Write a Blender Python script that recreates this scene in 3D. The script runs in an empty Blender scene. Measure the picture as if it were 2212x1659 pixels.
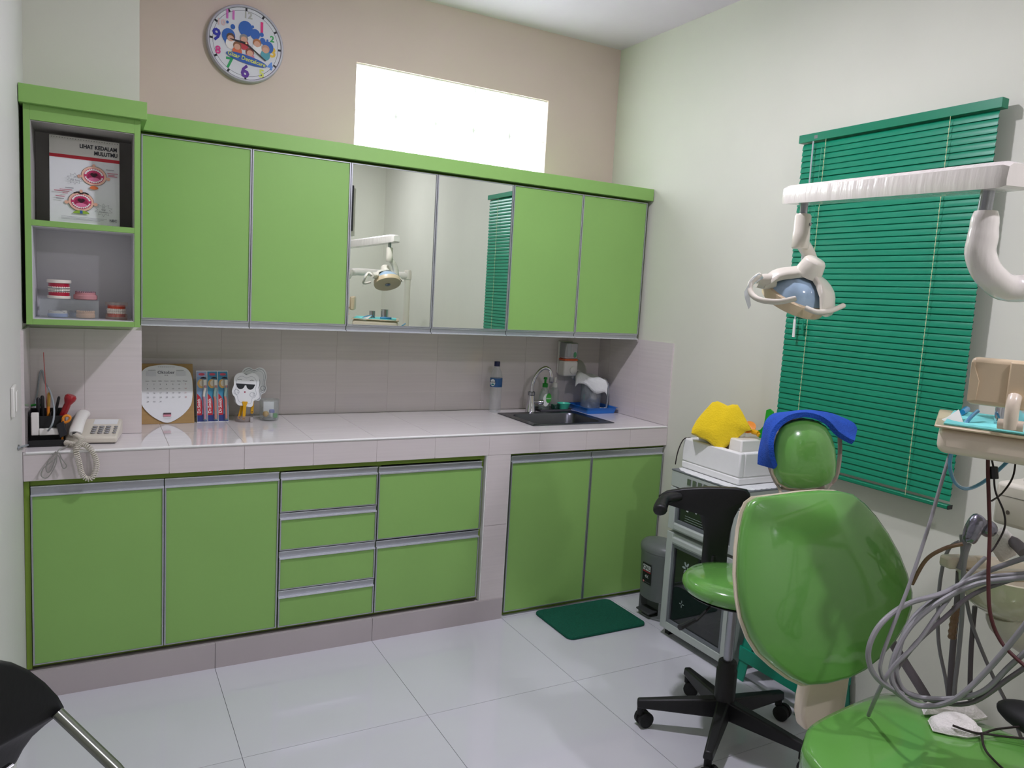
import bpy, bmesh, math, random
from mathutils import Vector, Matrix
random.seed(7)
S = bpy.context.scene
COL = S.collection
R_ = math.radians

# ------------------------------------------------------------------ camera
FPX, IW, IH = 1643.04, 2212, 1659
CAM = Vector((0.2029, -3.4486, 1.4289))
RV = Vector((0.87653138, -0.47792481, 0.05727664))
UV = Vector((0.00546243, 0.12886175, 0.99164752))
FV = Vector((0.48131372, 0.86889731, -0.115562))
cd = bpy.data.cameras.new('camera')
cd.sensor_fit = 'HORIZONTAL'; cd.sensor_width = 36.0
cd.lens = 36.0 * FPX / IW; cd.clip_start = 0.02
cam = bpy.data.objects.new('camera', cd); COL.objects.link(cam)
m = Matrix((RV, UV, -FV)).transposed().to_4x4(); m.translation = CAM
cam.matrix_world = m
S.camera = cam

# ------------------------------------------------------------------ world, exposure
w = bpy.data.worlds.new('world'); S.world = w; w.use_nodes = True
bg = w.node_tree.nodes['Background']
bg.inputs['Color'].default_value = (0.93, 0.97, 1.0, 1); bg.inputs['Strength'].default_value = 10.0
S.view_settings.view_transform = 'Standard'; S.view_settings.look = 'None'
S.view_settings.exposure = 0.07; S.view_settings.gamma = 1.0
S.view_settings.use_curve_mapping = False

# room dimensions
XR, YF, ZC = 2.656, -4.40, 2.748
CZ, CB, CF = 0.840, 0.745, -0.614         # counter top, apron bottom, counter front
LAMPS = [(1.42, -1.52, 7.5, 21.5), (1.80, -3.50, 6.0, 14.5)]   # x, y, all-round watts, downward watts
LAMP_COL = (0.90, 0.865, 1.0)

# ------------------------------------------------------------------ pixel helpers (a pixel is only a direction)
def ray(px, py):
    return FV + RV * ((px - IW / 2) / FPX) - UV * ((py - IH / 2) / FPX)
def at(px, py, d): return CAM + ray(px, py) * d
def onx(px, py, x): r = ray(px, py); return CAM + r * ((x - CAM.x) / r.x)
def ony(px, py, y): r = ray(px, py); return CAM + r * ((y - CAM.y) / r.y)
def onz(px, py, z): r = ray(px, py); return CAM + r * ((z - CAM.z) / r.z)
def onp(px, py, P, n):
    r = ray(px, py); return CAM + r * ((Vector(P) - CAM).dot(n) / r.dot(n))

# ------------------------------------------------------------------ materials
def lin(c):
    if isinstance(c, str): c = tuple(int(c[i:i + 2], 16) for i in (0, 2, 4))
    return tuple((v / 255 / 12.92) if v / 255 <= 0.04045 else ((v / 255 + 0.055) / 1.055) ** 2.4 for v in c) + (1,)
def mat(name, col, rough=0.5, metal=0.0, var=0.0, vscale=8.0, bump=0.0, bscale=60.0, coat=0.0, trans=0.0, ior=1.45,
        stretch=None, alpha=1.0, sheen=0.0, spec=None, sss=0.0):
    M = bpy.data.materials.new(name); M.use_nodes = True
    nt = M.node_tree; b = nt.nodes['Principled BSDF']
    c = lin(col)
    b.inputs['Base Color'].default_value = c; b.inputs['Roughness'].default_value = rough
    b.inputs['Metallic'].default_value = metal; b.inputs['Coat Weight'].default_value = coat
    b.inputs['Coat Roughness'].default_value = 0.06
    b.inputs['Transmission Weight'].default_value = trans; b.inputs['IOR'].default_value = ior
    b.inputs['Alpha'].default_value = alpha; b.inputs['Sheen Weight'].default_value = sheen
    if spec is not None: b.inputs['Specular IOR Level'].default_value = spec
    if var or bump:
        tc = nt.nodes.new('ShaderNodeTexCoord'); mp = nt.nodes.new('ShaderNodeMapping')
        nt.links.new(tc.outputs['Object'], mp.inputs['Vector'])
        if stretch: mp.inputs['Scale'].default_value = stretch
    if var:
        n = nt.nodes.new('ShaderNodeTexNoise'); n.inputs['Scale'].default_value = vscale; n.inputs['Detail'].default_value = 4
        nt.links.new(mp.outputs['Vector'], n.inputs['Vector'])
        r = nt.nodes.new('ShaderNodeValToRGB')
        r.color_ramp.elements[0].position = 0.3; r.color_ramp.elements[1].position = 0.7
        r.color_ramp.elements[0].color = tuple(max(0, v * (1 - var)) for v in c[:3]) + (1,)
        r.color_ramp.elements[1].color = tuple(min(1, v * (1 + var)) for v in c[:3]) + (1,)
        nt.links.new(n.outputs['Fac'], r.inputs['Fac']); nt.links.new(r.outputs['Color'], b.inputs['Base Color'])
    if bump:
        n2 = nt.nodes.new('ShaderNodeTexNoise'); n2.inputs['Scale'].default_value = bscale; n2.inputs['Detail'].default_value = 3
        nt.links.new(mp.outputs['Vector'], n2.inputs['Vector'])
        bn = nt.nodes.new('ShaderNodeBump'); bn.inputs['Strength'].default_value = bump; bn.inputs['Distance'].default_value = 0.01
        nt.links.new(n2.outputs['Fac'], bn.inputs['Height']); nt.links.new(bn.outputs['Normal'], b.inputs['Normal'])
        if coat: nt.links.new(bn.outputs['Normal'], b.inputs['Coat Normal'])
    return M
def mat_emit(name, col, k):
    M = bpy.data.materials.new(name); M.use_nodes = True; b = M.node_tree.nodes['Principled BSDF']
    b.inputs['Base Color'].default_value = lin(col); b.inputs['Emission Color'].default_value = lin(col)
    b.inputs['Emission Strength'].default_value = k; return M
def mat_block():
    M = bpy.data.materials.new('glass_block'); M.use_nodes = True; nt = M.node_tree
    nt.nodes.remove(nt.nodes['Principled BSDF']); o = nt.nodes['Material Output']
    t = nt.nodes.new('ShaderNodeBsdfTranslucent'); t.inputs['Color'].default_value = (0.97, 0.99, 1, 1)
    g = nt.nodes.new('ShaderNodeBsdfGlossy'); g.inputs['Roughness'].default_value = 0.1
    x = nt.nodes.new('ShaderNodeMixShader'); x.inputs[0].default_value = 0.06
    nt.links.new(t.outputs[0], x.inputs[1]); nt.links.new(g.outputs[0], x.inputs[2]); nt.links.new(x.outputs[0], o.inputs['Surface'])
    return M
def mat_clear(name, tint, k=0.12, rough=0.05):
    """thin clear plastic: mostly see-through with a glossy film"""
    M = bpy.data.materials.new(name); M.use_nodes = True; nt = M.node_tree
    nt.nodes.remove(nt.nodes['Principled BSDF']); o = nt.nodes['Material Output']
    t = nt.nodes.new('ShaderNodeBsdfTransparent'); t.inputs['Color'].default_value = lin(tint)
    g = nt.nodes.new('ShaderNodeBsdfGlossy'); g.inputs['Roughness'].default_value = rough
    d = nt.nodes.new('ShaderNodeBsdfDiffuse'); d.inputs['Color'].default_value = lin(tint)
    x = nt.nodes.new('ShaderNodeMixShader'); x.inputs[0].default_value = k
    y = nt.nodes.new('ShaderNodeMixShader'); y.inputs[0].default_value = k * 0.7
    nt.links.new(t.outputs[0], x.inputs[1]); nt.links.new(g.outputs[0], x.inputs[2])
    nt.links.new(x.outputs[0], y.inputs[1]); nt.links.new(d.outputs[0], y.inputs[2]); nt.links.new(y.outputs[0], o.inputs['Surface'])
    return M
_mc = {}
def ink(c, rough=0.5):
    k = (c, rough)
    if k not in _mc: _mc[k] = mat('ink_' + str(c), c, rough)
    return _mc[k]

M = dict(
    paint=mat('wall_paint_cream', 'd9dacb', 0.62, var=0.025, vscale=2.5, bump=0.02, bscale=220, spec=0.3),
    paint_b=mat('wall_paint_back', 'dbc9bd', 0.62, var=0.02, vscale=2.5, bump=0.02, bscale=220, spec=0.3),
    paint_l=mat('wall_paint_left', 'd6d6d0', 0.5, var=0.03, vscale=2, bump=0.02, bscale=200, spec=0.4),
    ceil=mat('ceiling_paint', 'e4d9e6', 0.8, var=0.01),
    grout=mat('grout', 'd6cdca', 0.8), grout_f=mat('floor_grout', '8d8d90', 0.8),
    tile=mat('glazed_tile', 'dad2d0', 0.12, var=0.035, vscale=3.0, stretch=(0.6, 0.6, 30), coat=0.2),
    tile_top=mat('glazed_tile_top', 'ebe6e6', 0.05, var=0.03, vscale=3.0, stretch=(0.8, 26, 1), coat=0.3),
    plinth=mat('plinth_tile', 'bcb4b4', 0.2, var=0.03, vscale=4),
    floor=mat('floor_tile', 'd2d3d8', 0.07, var=0.02, vscale=3.0, coat=0.25),
    green=mat('green_laminate', '8fbd68', 0.42, var=0.02, vscale=4, bump=0.015, bscale=500, spec=0.35),
    green_c=mat('green_carcass', '7d9a3c', 0.45, var=0.02, vscale=5, spec=0.3),
    greyp=mat('grey_panel', 'b2aeac', 0.5, var=0.02), whitep=mat('white_panel', 'dadadc', 0.4, var=0.015),
    alu=mat('aluminium', 'b4b7bc', 0.32, metal=0.75, var=0.03, vscale=20, stretch=(1, 20, 20)),
    alu_l=mat('aluminium_lip', 'dfe3ea', 0.25, metal=0.6),
    gap=mat('gap_shade', '1c1712', 0.8),
    mirror=mat('mirror_glass', 'e9efe8', 0.006, metal=1.0),
    chrome=mat('chrome', 'd8d8dc', 0.09, metal=1.0), steel=mat('steel', '9b9da2', 0.28, metal=1.0, var=0.03),
    steel_d=mat('sink_steel', '63656b', 0.3, metal=0.95, var=0.05, vscale=6),
    blind=mat('blind_green', '158866', 0.30, var=0.02, vscale=6), blind_d=mat('blind_rail', '107f5c', 0.35),
    cord=mat('cord_pale', 'c9cfa0', 0.6),
    white=mat('white_plastic', 'ecebe4', 0.3, coat=0.2), cream=mat('cream_plastic', 'e5d6c0', 0.3, coat=0.3, var=0.02),
    beige=mat('beige_plastic', 'd8c3a1', 0.34, coat=0.25, var=0.03), ivory=mat('ivory_plastic', 'dcd6c6', 0.3, coat=0.3),
    film=mat('wrapped_plastic', 'ece6dc', 0.26, coat=0.9, bump=0.28, bscale=16, stretch=(1.2, 2.6, .5)),
    clearfilm=mat_clear('clear_film', 'f2f4f6', 0.30, 0.12),
    leather=mat('green_vinyl', '66a34c', 0.18, coat=0.8, var=0.04, vscale=3.0, bump=0.05, bscale=9),
    black=mat('black_plastic', '1d1d1f', 0.45, var=0.05), blackr=mat('black_rubber', '151516', 0.62, bump=0.02, bscale=200),
    blackf=mat('black_vinyl', '141416', 0.42, bump=0.04, bscale=90), grey=mat('grey_plastic', '8d9390', 0.4, var=0.02),
    ster=mat('silver_grey_metal', 'b8c0ba', 0.34, metal=0.1, var=0.02), ster_d=mat('grey_frame_inner', '777d80', 0.4, metal=0.2),
    bin=mat('bin_grey', '6d7370', 0.38, var=0.03), bin_d=mat('bin_dark', '3c3f3f', 0.5),
    dark=mat('dark_interior', '18201e', 0.5), darkg=mat('smoked_glass', '1d2b27', 0.06, coat=0.4),
    smoke=mat_clear('cabinet_glass', '7b8684', 0.10, 0.03),
    foam=mat('white_foam', 'eeefec', 0.75, var=0.015, vscale=30, bump=0.05, bscale=300),
    yellow=mat('yellow_cloth', 'f3d31c', 0.95, var=0.05, vscale=14, bump=0.35, bscale=150, sheen=0.3),
    blue=mat('blue_towel', '1a4cb0', 0.95, var=0.12, vscale=22, bump=0.5, bscale=240),
    towel=mat('white_towel', 'e3e6e4', 0.95, var=0.04, vscale=18, bump=0.3, bscale=200),
    gauze=mat('gauze', 'e6e2dc', 0.95, var=0.05, vscale=20, bump=0.4, bscale=160),
    mat_g=mat('floor_mat_green', '0b6b52', 0.95, var=0.15, vscale=140, bump=0.9, bscale=420),
    teal=mat('teal_plastic', '0d8e72', 0.4, var=0.02), mint=mat('mint_plastic', '4fd0b0', 0.35), cyan=mat('cyan_napkin', '7fdcd8', 0.9, var=0.05, vscale=30, bump=0.2, bscale=120),
    bluetray=mat('blue_tray', '1770c8', 0.3, coat=0.2), orange=mat('orange_plastic', 'e8902a', 0.4), redp=mat('red_plastic', '9c1420', 0.3, coat=0.3),
    grn2=mat('bright_green_plastic', '15a02c', 0.35), card=mat('cardboard', 'a98a5a', 0.85, var=0.05, vscale=14, stretch=(1, 1, 10)),
    paper=mat('glossy_card', 'e9ecec', 0.3, coat=0.2), clear=mat_clear('clear_plastic', 'f8fafb', 0.09), glassy=mat_clear('glass_tumbler', 'f6f9f8', 0.10),
    tealc=mat_clear('teal_clear', '4fa08c', 0.15), labelb=mat('label_blue', '2c5f97', 0.35), navy=mat('navy_cap', '171a4a', 0.35),
    hose=mat('grey_hose', '8f8d90', 0.42, var=0.02), hose_d=mat('dark_hose', '6b6468', 0.5), hose_br=mat('brown_hose', '8a6b52', 0.4), hose_bl=mat_clear('blue_tube', '4f9cc8', 0.3),
    hose_b=mat('blue_hose', '5a9cc4', 0.2, coat=0.5), wire=mat('black_wire', '2a2020', 0.5), wire_r=mat('maroon_wire', '4a1d1c', 0.5),
    wirep=mat('pale_wire', '96958e', 0.5), wireg=mat('grey_wire', '9aa2a6', 0.45), coil=mat('coil_cord', 'd6d1c2', 0.45),
    gum=mat('gum_red', 'b71c3c', 0.3, coat=0.4), tooth=mat('tooth_white', 'ece6d8', 0.3, coat=0.3), plaster=mat('pink_plaster', 'c58d8f', 0.7, var=0.05, vscale=40),
    plasterb=mat('blue_plaster', '8fa6cf', 0.7, var=0.06, vscale=40), plastero=mat('peach_plaster', 'dcae88', 0.75, var=0.06, vscale=40), gumo=mat('gum_orange', 'd2492a', 0.3, coat=0.4),
    silverf=mat('silver_foil', '8c8a98', 0.2, metal=0.8, bump=0.8, bscale=18), reflector=mat('reflector_glass', '9fb8cc', 0.1, coat=0.6), lampd=mat('lamp_dark', '3b3636', 0.2, metal=0.5),
    lid=mat_clear('lid_glass', 'eef2ea', 0.2), skyhaze=mat('screen_black', '0d0e12', 0.2), mustard=mat('mustard_plastic', 'dca512', 0.35), soap=mat('soap_white', 'e8e6e0', 0.3),
    block=mat_block(), mortar=mat('white_mortar', 'eeeeea', 0.7), bulb=mat_emit('lamp_diffuser', 'fff6ea', 6.0),
)

# ------------------------------------------------------------------ mesh builder
class MB:
    def __init__(s): s.V = []; s.F = []; s.I = []; s.mi = 0
    def add(s, vs, fs):
        o = len(s.V); s.V += [Vector(v) for v in vs]
        for f in fs: s.F.append(tuple(i + o for i in f)); s.I.append(s.mi)
        return s
    def box(s, x0, x1, y0, y1, z0, z1):
        x0, x1 = sorted((x0, x1)); y0, y1 = sorted((y0, y1)); z0, z1 = sorted((z0, z1))
        return s.add([(x0, y0, z0), (x1, y0, z0), (x1, y1, z0), (x0, y1, z0), (x0, y0, z1), (x1, y0, z1), (x1, y1, z1), (x0, y1, z1)],
                     [(3, 2, 1, 0), (4, 5, 6, 7), (0, 1, 5, 4), (1, 2, 6, 5), (2, 3, 7, 6), (3, 0, 4, 7)])
    def obox(s, P, a, b, c):
        """oriented box from corner P with edge vectors a,b,c (right-handed)"""
        P, a, b, c = map(Vector, (P, a, b, c))
        if a.cross(b).dot(c) < 0: a, b = b, a
        return s.add([P, P + a, P + a + b, P + b, P + c, P + a + c, P + a + b + c, P + b + c],
                     [(3, 2, 1, 0), (4, 5, 6, 7), (0, 1, 5, 4), (1, 2, 6, 5), (2, 3, 7, 6), (3, 0, 4, 7)])
    def tube(s, pts, r, n=8, caps=True, closed=False, flat=1.0):
        pts = [Vector(p) for p in pts]; k = len(pts)
        rs = r if isinstance(r, (list, tuple)) else [r] * k
        up = None; rings = []
        for i in range(k):
            a = pts[(i - 1) % k] if (closed or i > 0) else pts[i]
            b = pts[(i + 1) % k] if (closed or i < k - 1) else pts[i]
            t = (b - a).normalized() if (b - a).length > 1e-9 else Vector((0, 0, 1))
            if up is None:
                up = Vector((0, 0, 1)) if abs(t.z) < 0.9 else Vector((1, 0, 0))
            x = t.cross(up).normalized(); up = x.cross(t).normalized()
            rings.append([pts[i] + (x * math.cos(j * 2 * math.pi / n) + up * flat * math.sin(j * 2 * math.pi / n)) * rs[i] for j in range(n)])
        V = [v for rg in rings for v in rg]; F = []
        for i in range(k if closed else k - 1):
            i2 = (i + 1) % k
            for j in range(n):
                j2 = (j + 1) % n
                F.append((i * n + j, i * n + j2, i2 * n + j2, i2 * n + j)[::-1])
        if caps and not closed:
            F.append(tuple(range(n))); F.append(tuple(range((k - 1) * n, k * n))[::-1])
        return s.add(V, F)
    def cyl(s, p0, p1, r0, r1=None, n=16): return s.tube([p0, p1], [r0, r0 if r1 is None else r1], n)
    def lathe(s, prof, c=(0, 0, 0), n=28, axis=None, sx=1.0, sy=1.0):
        """profile of (r,z) pairs from bottom to top; optional axis vector"""
        c = Vector(c); az = Vector(axis).normalized() if axis is not None else Vector((0, 0, 1))
        ax = az.orthogonal().normalized() if axis is not None else Vector((1, 0, 0)); ay = az.cross(ax)
        V = []; F = []
        for r, z in prof:
            for j in range(n):
                t = j * 2 * math.pi / n
                V.append(c + ax * (r * sx * math.cos(t)) + ay * (r * sy * math.sin(t)) + az * z)
        for i in range(len(prof) - 1):
            for j in range(n):
                j2 = (j + 1) % n; F.append((i * n + j, i * n + j2, (i + 1) * n + j2, (i + 1) * n + j))
        if prof[0][0] > 1e-6: F.append(tuple(range(n))[::-1])
        if prof[-1][0] > 1e-6: F.append(tuple(range((len(prof) - 1) * n, len(prof) * n)))
        return s.add(V, F)
    def ball(s, c, r, n=16, k=10, sc=(1, 1, 1)):
        c = Vector(c); V = []; F = []
        for i in range(k + 1):
            a = -math.pi / 2 + math.pi * i / k
            for j in range(n):
                t = j * 2 * math.pi / n
                V.append(c + Vector((r * sc[0] * math.cos(a) * math.cos(t), r * sc[1] * math.cos(a) * math.sin(t), r * sc[2] * math.sin(a))))
        for i in range(k):
            for j in range(n):
                j2 = (j + 1) % n; F.append((i * n + j, i * n + j2, (i + 1) * n + j2, (i + 1) * n + j))
        return s.add(V, F)
    def prism(s, pts, d):
        """planar outline extruded by vector d"""
        pts = [Vector(p) for p in pts]; d = Vector(d); n = len(pts)
        nn = Vector((0, 0, 0))
        for i in range(n): nn += (pts[i] - pts[0]).cross(pts[(i + 1) % n] - pts[0])
        if nn.dot(d) < 0: pts = pts[::-1]
        V = pts + [p + d for p in pts]
        return s.add(V, [tuple(range(n))[::-1], tuple(range(n, 2 * n))] + [(i, (i + 1) % n, n + (i + 1) % n, n + i) for i in range(n)])
    def pillow(s, pts, nrm, bulge, thick, edge=0.012, wob=0.0, back=0.0):
        """upholstered shape: outline with a domed front along nrm and a flat back"""
        pts = [Vector(p) for p in pts]; nrm = Vector(nrm).normalized(); n = len(pts)
        c = sum(pts, Vector()) / n
        a = Vector((0, 0, 0))
        for i in range(n): a += (pts[i] - c).cross(pts[(i + 1) % n] - c)
        if a.dot(nrm) < 0: pts = pts[::-1]
        L = []
        def ring(k, h): L.append([c + (p - c) * k + nrm * (h + (wob * math.sin(7 * i + 30 * k) if 0 < k < 1 else 0)) for i, p in enumerate(pts)])
        if back: ring(0.5, -thick - back)
        ring(0.94, -thick - back * 0.5); ring(1.0, -thick + edge); ring(1.0, -edge)
        for k in (0.985, 0.95, 0.88, 0.75, 0.55, 0.3): ring(k, bulge * (1 - k ** 3.2) )
        V = [v for l in L for v in l] + [c + nrm * bulge, c - nrm * (thick + back)]
        F = []
        for i in range(len(L) - 1):
            for j in range(n): F.append((i * n + j, i * n + (j + 1) % n, (i + 1) * n + (j + 1) % n, (i + 1) * n + j))
        t = len(V) - 2; o = (len(L) - 1) * n
        for j in range(n): F.append((o + j, o + (j + 1) % n, t)); F.append(((j + 1) % n, j, t + 1))
        return s.add(V, F)
    def strip(s, A, B, th):
        """sheet between two polylines, thickened"""
        A = [Vector(p) for p in A]; B = [Vector(p) for p in B]; n = len(A); K = 5
        P = [[a.lerp(b, k / K) for k in range(K + 1)] for a, b in zip(A, B)]
        nr = []
        for i in range(n):
            t = P[min(i + 1, n - 1)][0] - P[max(i - 1, 0)][0]; q = P[i][K] - P[i][0]
            v = t.cross(q); nr.append(v.normalized() if v.length > 1e-9 else Vector((0, 0, 1)))
        V = []
        for i in range(n):
            for k in range(K + 1): V.append(P[i][k] + nr[i] * th / 2)
        for i in range(n):
            for k in range(K + 1): V.append(P[i][k] - nr[i] * th / 2)
        W = K + 1; o = n * W; F = []
        for i in range(n - 1):
            for k in range(K):
                q = (i * W + k, (i + 1) * W + k, (i + 1) * W + k + 1, i * W + k + 1)
                F.append(q); F.append(tuple(o + x for x in q[::-1]))
            F.append((i * W, o + i * W, o + (i + 1) * W, (i + 1) * W)); F.append((i * W + K, (i + 1) * W + K, o + (i + 1) * W + K, o + i * W + K))
        for k in range(K):
            F.append((k, k + 1, o + k + 1, o + k)); e = (n - 1) * W; F.append((e + k, o + e + k, o + e + k + 1, e + k + 1))
        return s.add(V, F)

def smooth_path(pts, k=6, closed=False):
    pts = [Vector(p) for p in pts]; n = len(pts); out = []
    rng = range(n if closed else n - 1)
    for i in rng:
        g = (lambda j: pts[j % n]) if closed else (lambda j: pts[max(0, min(n - 1, j))])
        p0, p1, p2, p3 = g(i - 1), g(i), g(i + 1), g(i + 2)
        for q in range(k):
            t = q / k
            out.append(0.5 * ((2 * p1) + (p2 - p0) * t + (2 * p0 - 5 * p1 + 4 * p2 - p3) * t * t + (3 * p1 - p0 - 3 * p2 + p3) * t ** 3))
    if not closed: out.append(pts[-1])
    return out

ROOT = {}
def obj(name, mb, mt, parent=None, smooth=False, bevel=0.0, ang=40, seg=2, sub=0, solid=0.0):
    if parent is not None: L = ROOT[parent.name]
    else:
        lo = [min(v[i] for v in mb.V) for i in range(3)]; hi = [max(v[i] for v in mb.V) for i in range(3)]
        L = Vector(((lo[0] + hi[0]) / 2, (lo[1] + hi[1]) / 2, lo[2]))
    me = bpy.data.meshes.new(name)
    me.from_pydata([tuple(v - L) for v in mb.V], [], mb.F)
    mts = mt if isinstance(mt, (list, tuple)) else [mt]
    for x in mts: me.materials.append(x)
    if len(mts) > 1: me.polygons.foreach_set('material_index', mb.I)
    if smooth:
        me.polygons.foreach_set('use_smooth', [True] * len(me.polygons)); me.set_sharp_from_angle(angle=R_(ang))
    me.update()
    o = bpy.data.objects.new(name, me); COL.objects.link(o)
    if parent is not None: o.parent = parent
    else: o.location = L
    ROOT[o.name] = L
    if bevel:
        b = o.modifiers.new('bevel', 'BEVEL'); b.width = bevel; b.segments = seg; b.limit_method = 'ANGLE'; b.angle_limit = R_(40)
        b.harden_normals = False
        me.polygons.foreach_set('use_smooth', [True] * len(me.polygons)); me.set_sharp_from_angle(angle=R_(35 if not smooth else ang))
    if sub:
        q = o.modifiers.new('sub', 'SUBSURF'); q.levels = sub; q.render_levels = sub
    return o
def tag(o, label, cat, group=None):
    o['label'] = label; o['category'] = cat
    if group: o['group'] = group
    return o
def thing(name, label, cat, loc, group=None):
    o = bpy.data.objects.new(name, None); COL.objects.link(o); o.empty_display_size = 0.05
    o.location = loc; ROOT[o.name] = Vector(loc); return tag(o, label, cat, group)
def struct(name, mb, mt, **k):
    o = obj(name, mb, mt, **k); o['kind'] = 'structure'; return o
def B(*a): return MB().box(*a)
_pm = {}
def piece(name, x0, x1, y0, y1, z0, z1, mt, parent, bevel=0.0008):
    """box piece; alike pieces share mesh data"""
    x0, x1 = sorted((x0, x1)); y0, y1 = sorted((y0, y1)); z0, z1 = sorted((z0, z1))
    d = (name, round(x1 - x0, 4), round(y1 - y0, 4), round(z1 - z0, 4), mt.name)
    if d not in _pm:
        mb = MB().box(0, d[1], 0, d[2], 0, d[3]); me = bpy.data.meshes.new(name)
        me.from_pydata([tuple(v) for v in mb.V], [], mb.F); me.materials.append(mt); _pm[d] = me
    o = bpy.data.objects.new(name, _pm[d]); COL.objects.link(o)
    o.parent = parent; o.location = Vector((x0, y0, z0)) - ROOT[parent.name]
    ROOT[o.name] = Vector((x0, y0, z0)); return o

_tx = {}
def text_polys(st, size, bold=0.0):
    """triangulated glyph outlines centred on the origin: (points, faces)"""
    k = (st, bold)
    if k not in _tx:
        cu = bpy.data.curves.new('t', 'FONT'); cu.body = st; cu.size = 1.0; cu.align_x = 'CENTER'; cu.align_y = 'CENTER'
        cu.resolution_u = 2; cu.offset = bold
        o = bpy.data.objects.new('t', cu); COL.objects.link(o)
        dg = bpy.context.evaluated_depsgraph_get()
        me = bpy.data.meshes.new_from_object(o.evaluated_get(dg))
        _tx[k] = ([(v.co.x, v.co.y) for v in me.vertices], [tuple(p.vertices) for p in me.polygons])
        bpy.data.objects.remove(o); bpy.data.curves.remove(cu); bpy.data.meshes.remove(me)
    P, F = _tx[k]
    return [(x * size, y * size) for x, y in P], F

class Print:
    """flat print lying on a surface: origin, right and up vectors"""
    def __init__(s, O, ux, uy, eps=0.0004):
        s.O = Vector(O); s.ux = Vector(ux).normalized(); s.uy = Vector(uy).normalized(); s.n = s.ux.cross(s.uy)
        s.h = eps; s.mb = MB(); s.ms = []
    def _m(s, c):
        m_ = c if not isinstance(c, str) else ink(c)
        if m_ not in s.ms: s.ms.append(m_)
        s.mb.mi = s.ms.index(m_); s.h += 0.00006
    def P(s, x, y): return s.O + s.ux * x + s.uy * y + s.n * s.h
    def poly(s, pts, c):
        s._m(c)
        a = sum(pts[i][0] * pts[(i + 1) % len(pts)][1] - pts[(i + 1) % len(pts)][0] * pts[i][1] for i in range(len(pts)))
        if a < 0: pts = pts[::-1]
        s.mb.add([s.P(*p) for p in pts], [tuple(range(len(pts)))]); return s
    def rect(s, x0, x1, y0, y1, c): return s.poly([(x0, y0), (x1, y0), (x1, y1), (x0, y1)], c)
    def ell(s, cx, cy, rx, ry, c, n=20, a0=0, a1=360, rot=0):
        q = []
        for i in range(n + (0 if a1 - a0 == 360 else 1)):
            t = R_(a0 + (a1 - a0) * i / n); x, y = rx * math.cos(t), ry * math.sin(t); r = R_(rot)
            q.append((cx + x * math.cos(r) - y * math.sin(r), cy + x * math.sin(r) + y * math.cos(r)))
        return s.poly(q, c)
    def ring(s, cx, cy, r0, r1, c, n=48):
        s._m(c); V = []
        for i in range(n):
            t = 2 * math.pi * i / n
            V += [s.P(cx + r0 * math.cos(t), cy + r0 * math.sin(t)), s.P(cx + r1 * math.cos(t), cy + r1 * math.sin(t))]
        s.mb.add(V, [(2 * i, 2 * i + 1, (2 * i + 3) % (2 * n), (2 * i + 2) % (2 * n)) for i in range(n)]); return s
    def line(s, pts, wd, c):
        s._m(c)
        for a, b in zip(pts[:-1], pts[1:]):
            d = Vector((b[0] - a[0], b[1] - a[1])); 
            if d.length < 1e-9: continue
            d.normalize(); q = Vector((-d.y, d.x)) * wd / 2
            s.mb.add([s.P(a[0] - q.x, a[1] - q.y), s.P(b[0] - q.x, b[1] - q.y), s.P(b[0] + q.x, b[1] + q.y), s.P(a[0] + q.x, a[1] + q.y)], [(0, 1, 2, 3)])
        return s
    def text(s, st, cx, cy, size, c, rot=0, bold=0.0, sx=1.0):
        P, F = text_polys(st, size, bold); s._m(c); r = R_(rot)
        s.mb.add([s.P(cx + sx * x * math.cos(r) - y * math.sin(r), cy + sx * x * math.sin(r) + y * math.cos(r)) for x, y in P], F); return s
    def done(s, parent, name='print'): return obj(name, s.mb, s.ms, parent)

# ================================================================== ROOM SHELL
T = 0.10
fl = struct('floor', B(-1.1, XR + T, YF - T, T, -0.06, -0.004), M['grout_f'])
AX, AY, TS, G = 0.5877, -0.6138, 0.6, 0.0016
for i in range(-3, 4):
    for j in range(-1, 7):
        x0, x1 = AX + (i) * TS + G / 2, AX + (i + 1) * TS - G / 2
        y1, y0 = AY - j * TS - G / 2, AY - (j + 1) * TS + G / 2
        x0 = max(x0, 0.0 if j < 2 else -1.0); x1 = min(x1, XR); y1 = min(y1, 0.0); y0 = max(y0, YF)
        if x1 - x0 > .005 and y1 - y0 > .005: piece('floor_tile', x0, x1, y0, y1, -0.004, 0.0, M['floor'], fl)
struct('ceiling', B(-1.0 - T, XR + T, YF - T, T, ZC, ZC + 0.06), M['ceil'])
# back wall with the opening of the glass-block window
WX0, WX1, WZ0, WZ1 = 1.232, 2.230, 2.016, 2.418
wb = MB()
wb.box(-T, WX0, 0, T, 0, ZC); wb.box(WX1, XR + T, 0, T, 0, ZC); wb.box(WX0, WX1, 0, T, 0, WZ0); wb.box(WX0, WX1, 0, T, WZ1, ZC)
wall_back = struct('wall_back', wb, M['paint_b'])
wall_right = struct('wall_right', B(XR, XR + T, YF - T, 0, 0, ZC), M['paint'])
wall_left = struct('wall_left', B(-T, 0, -1.45, 0, 0, ZC), M['paint_l'])
struct('wall_left_alcove', B(-1.0 - T, -1.0, YF - T, -1.45, 0, ZC), M['paint_l'])
struct('wall_left_return', B(-1.0 - T, -T, -1.45, -1.45 + T, 0, ZC), M['paint_l'])
struct('wall_front', B(-1.0, XR, YF - T, YF, 0, ZC), M['paint'])
PX1, PY = 0.349, -0.338
pil = struct('wall_pillar', B(0, PX1, PY, 0, CZ, ZC), M['paint'])
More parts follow.
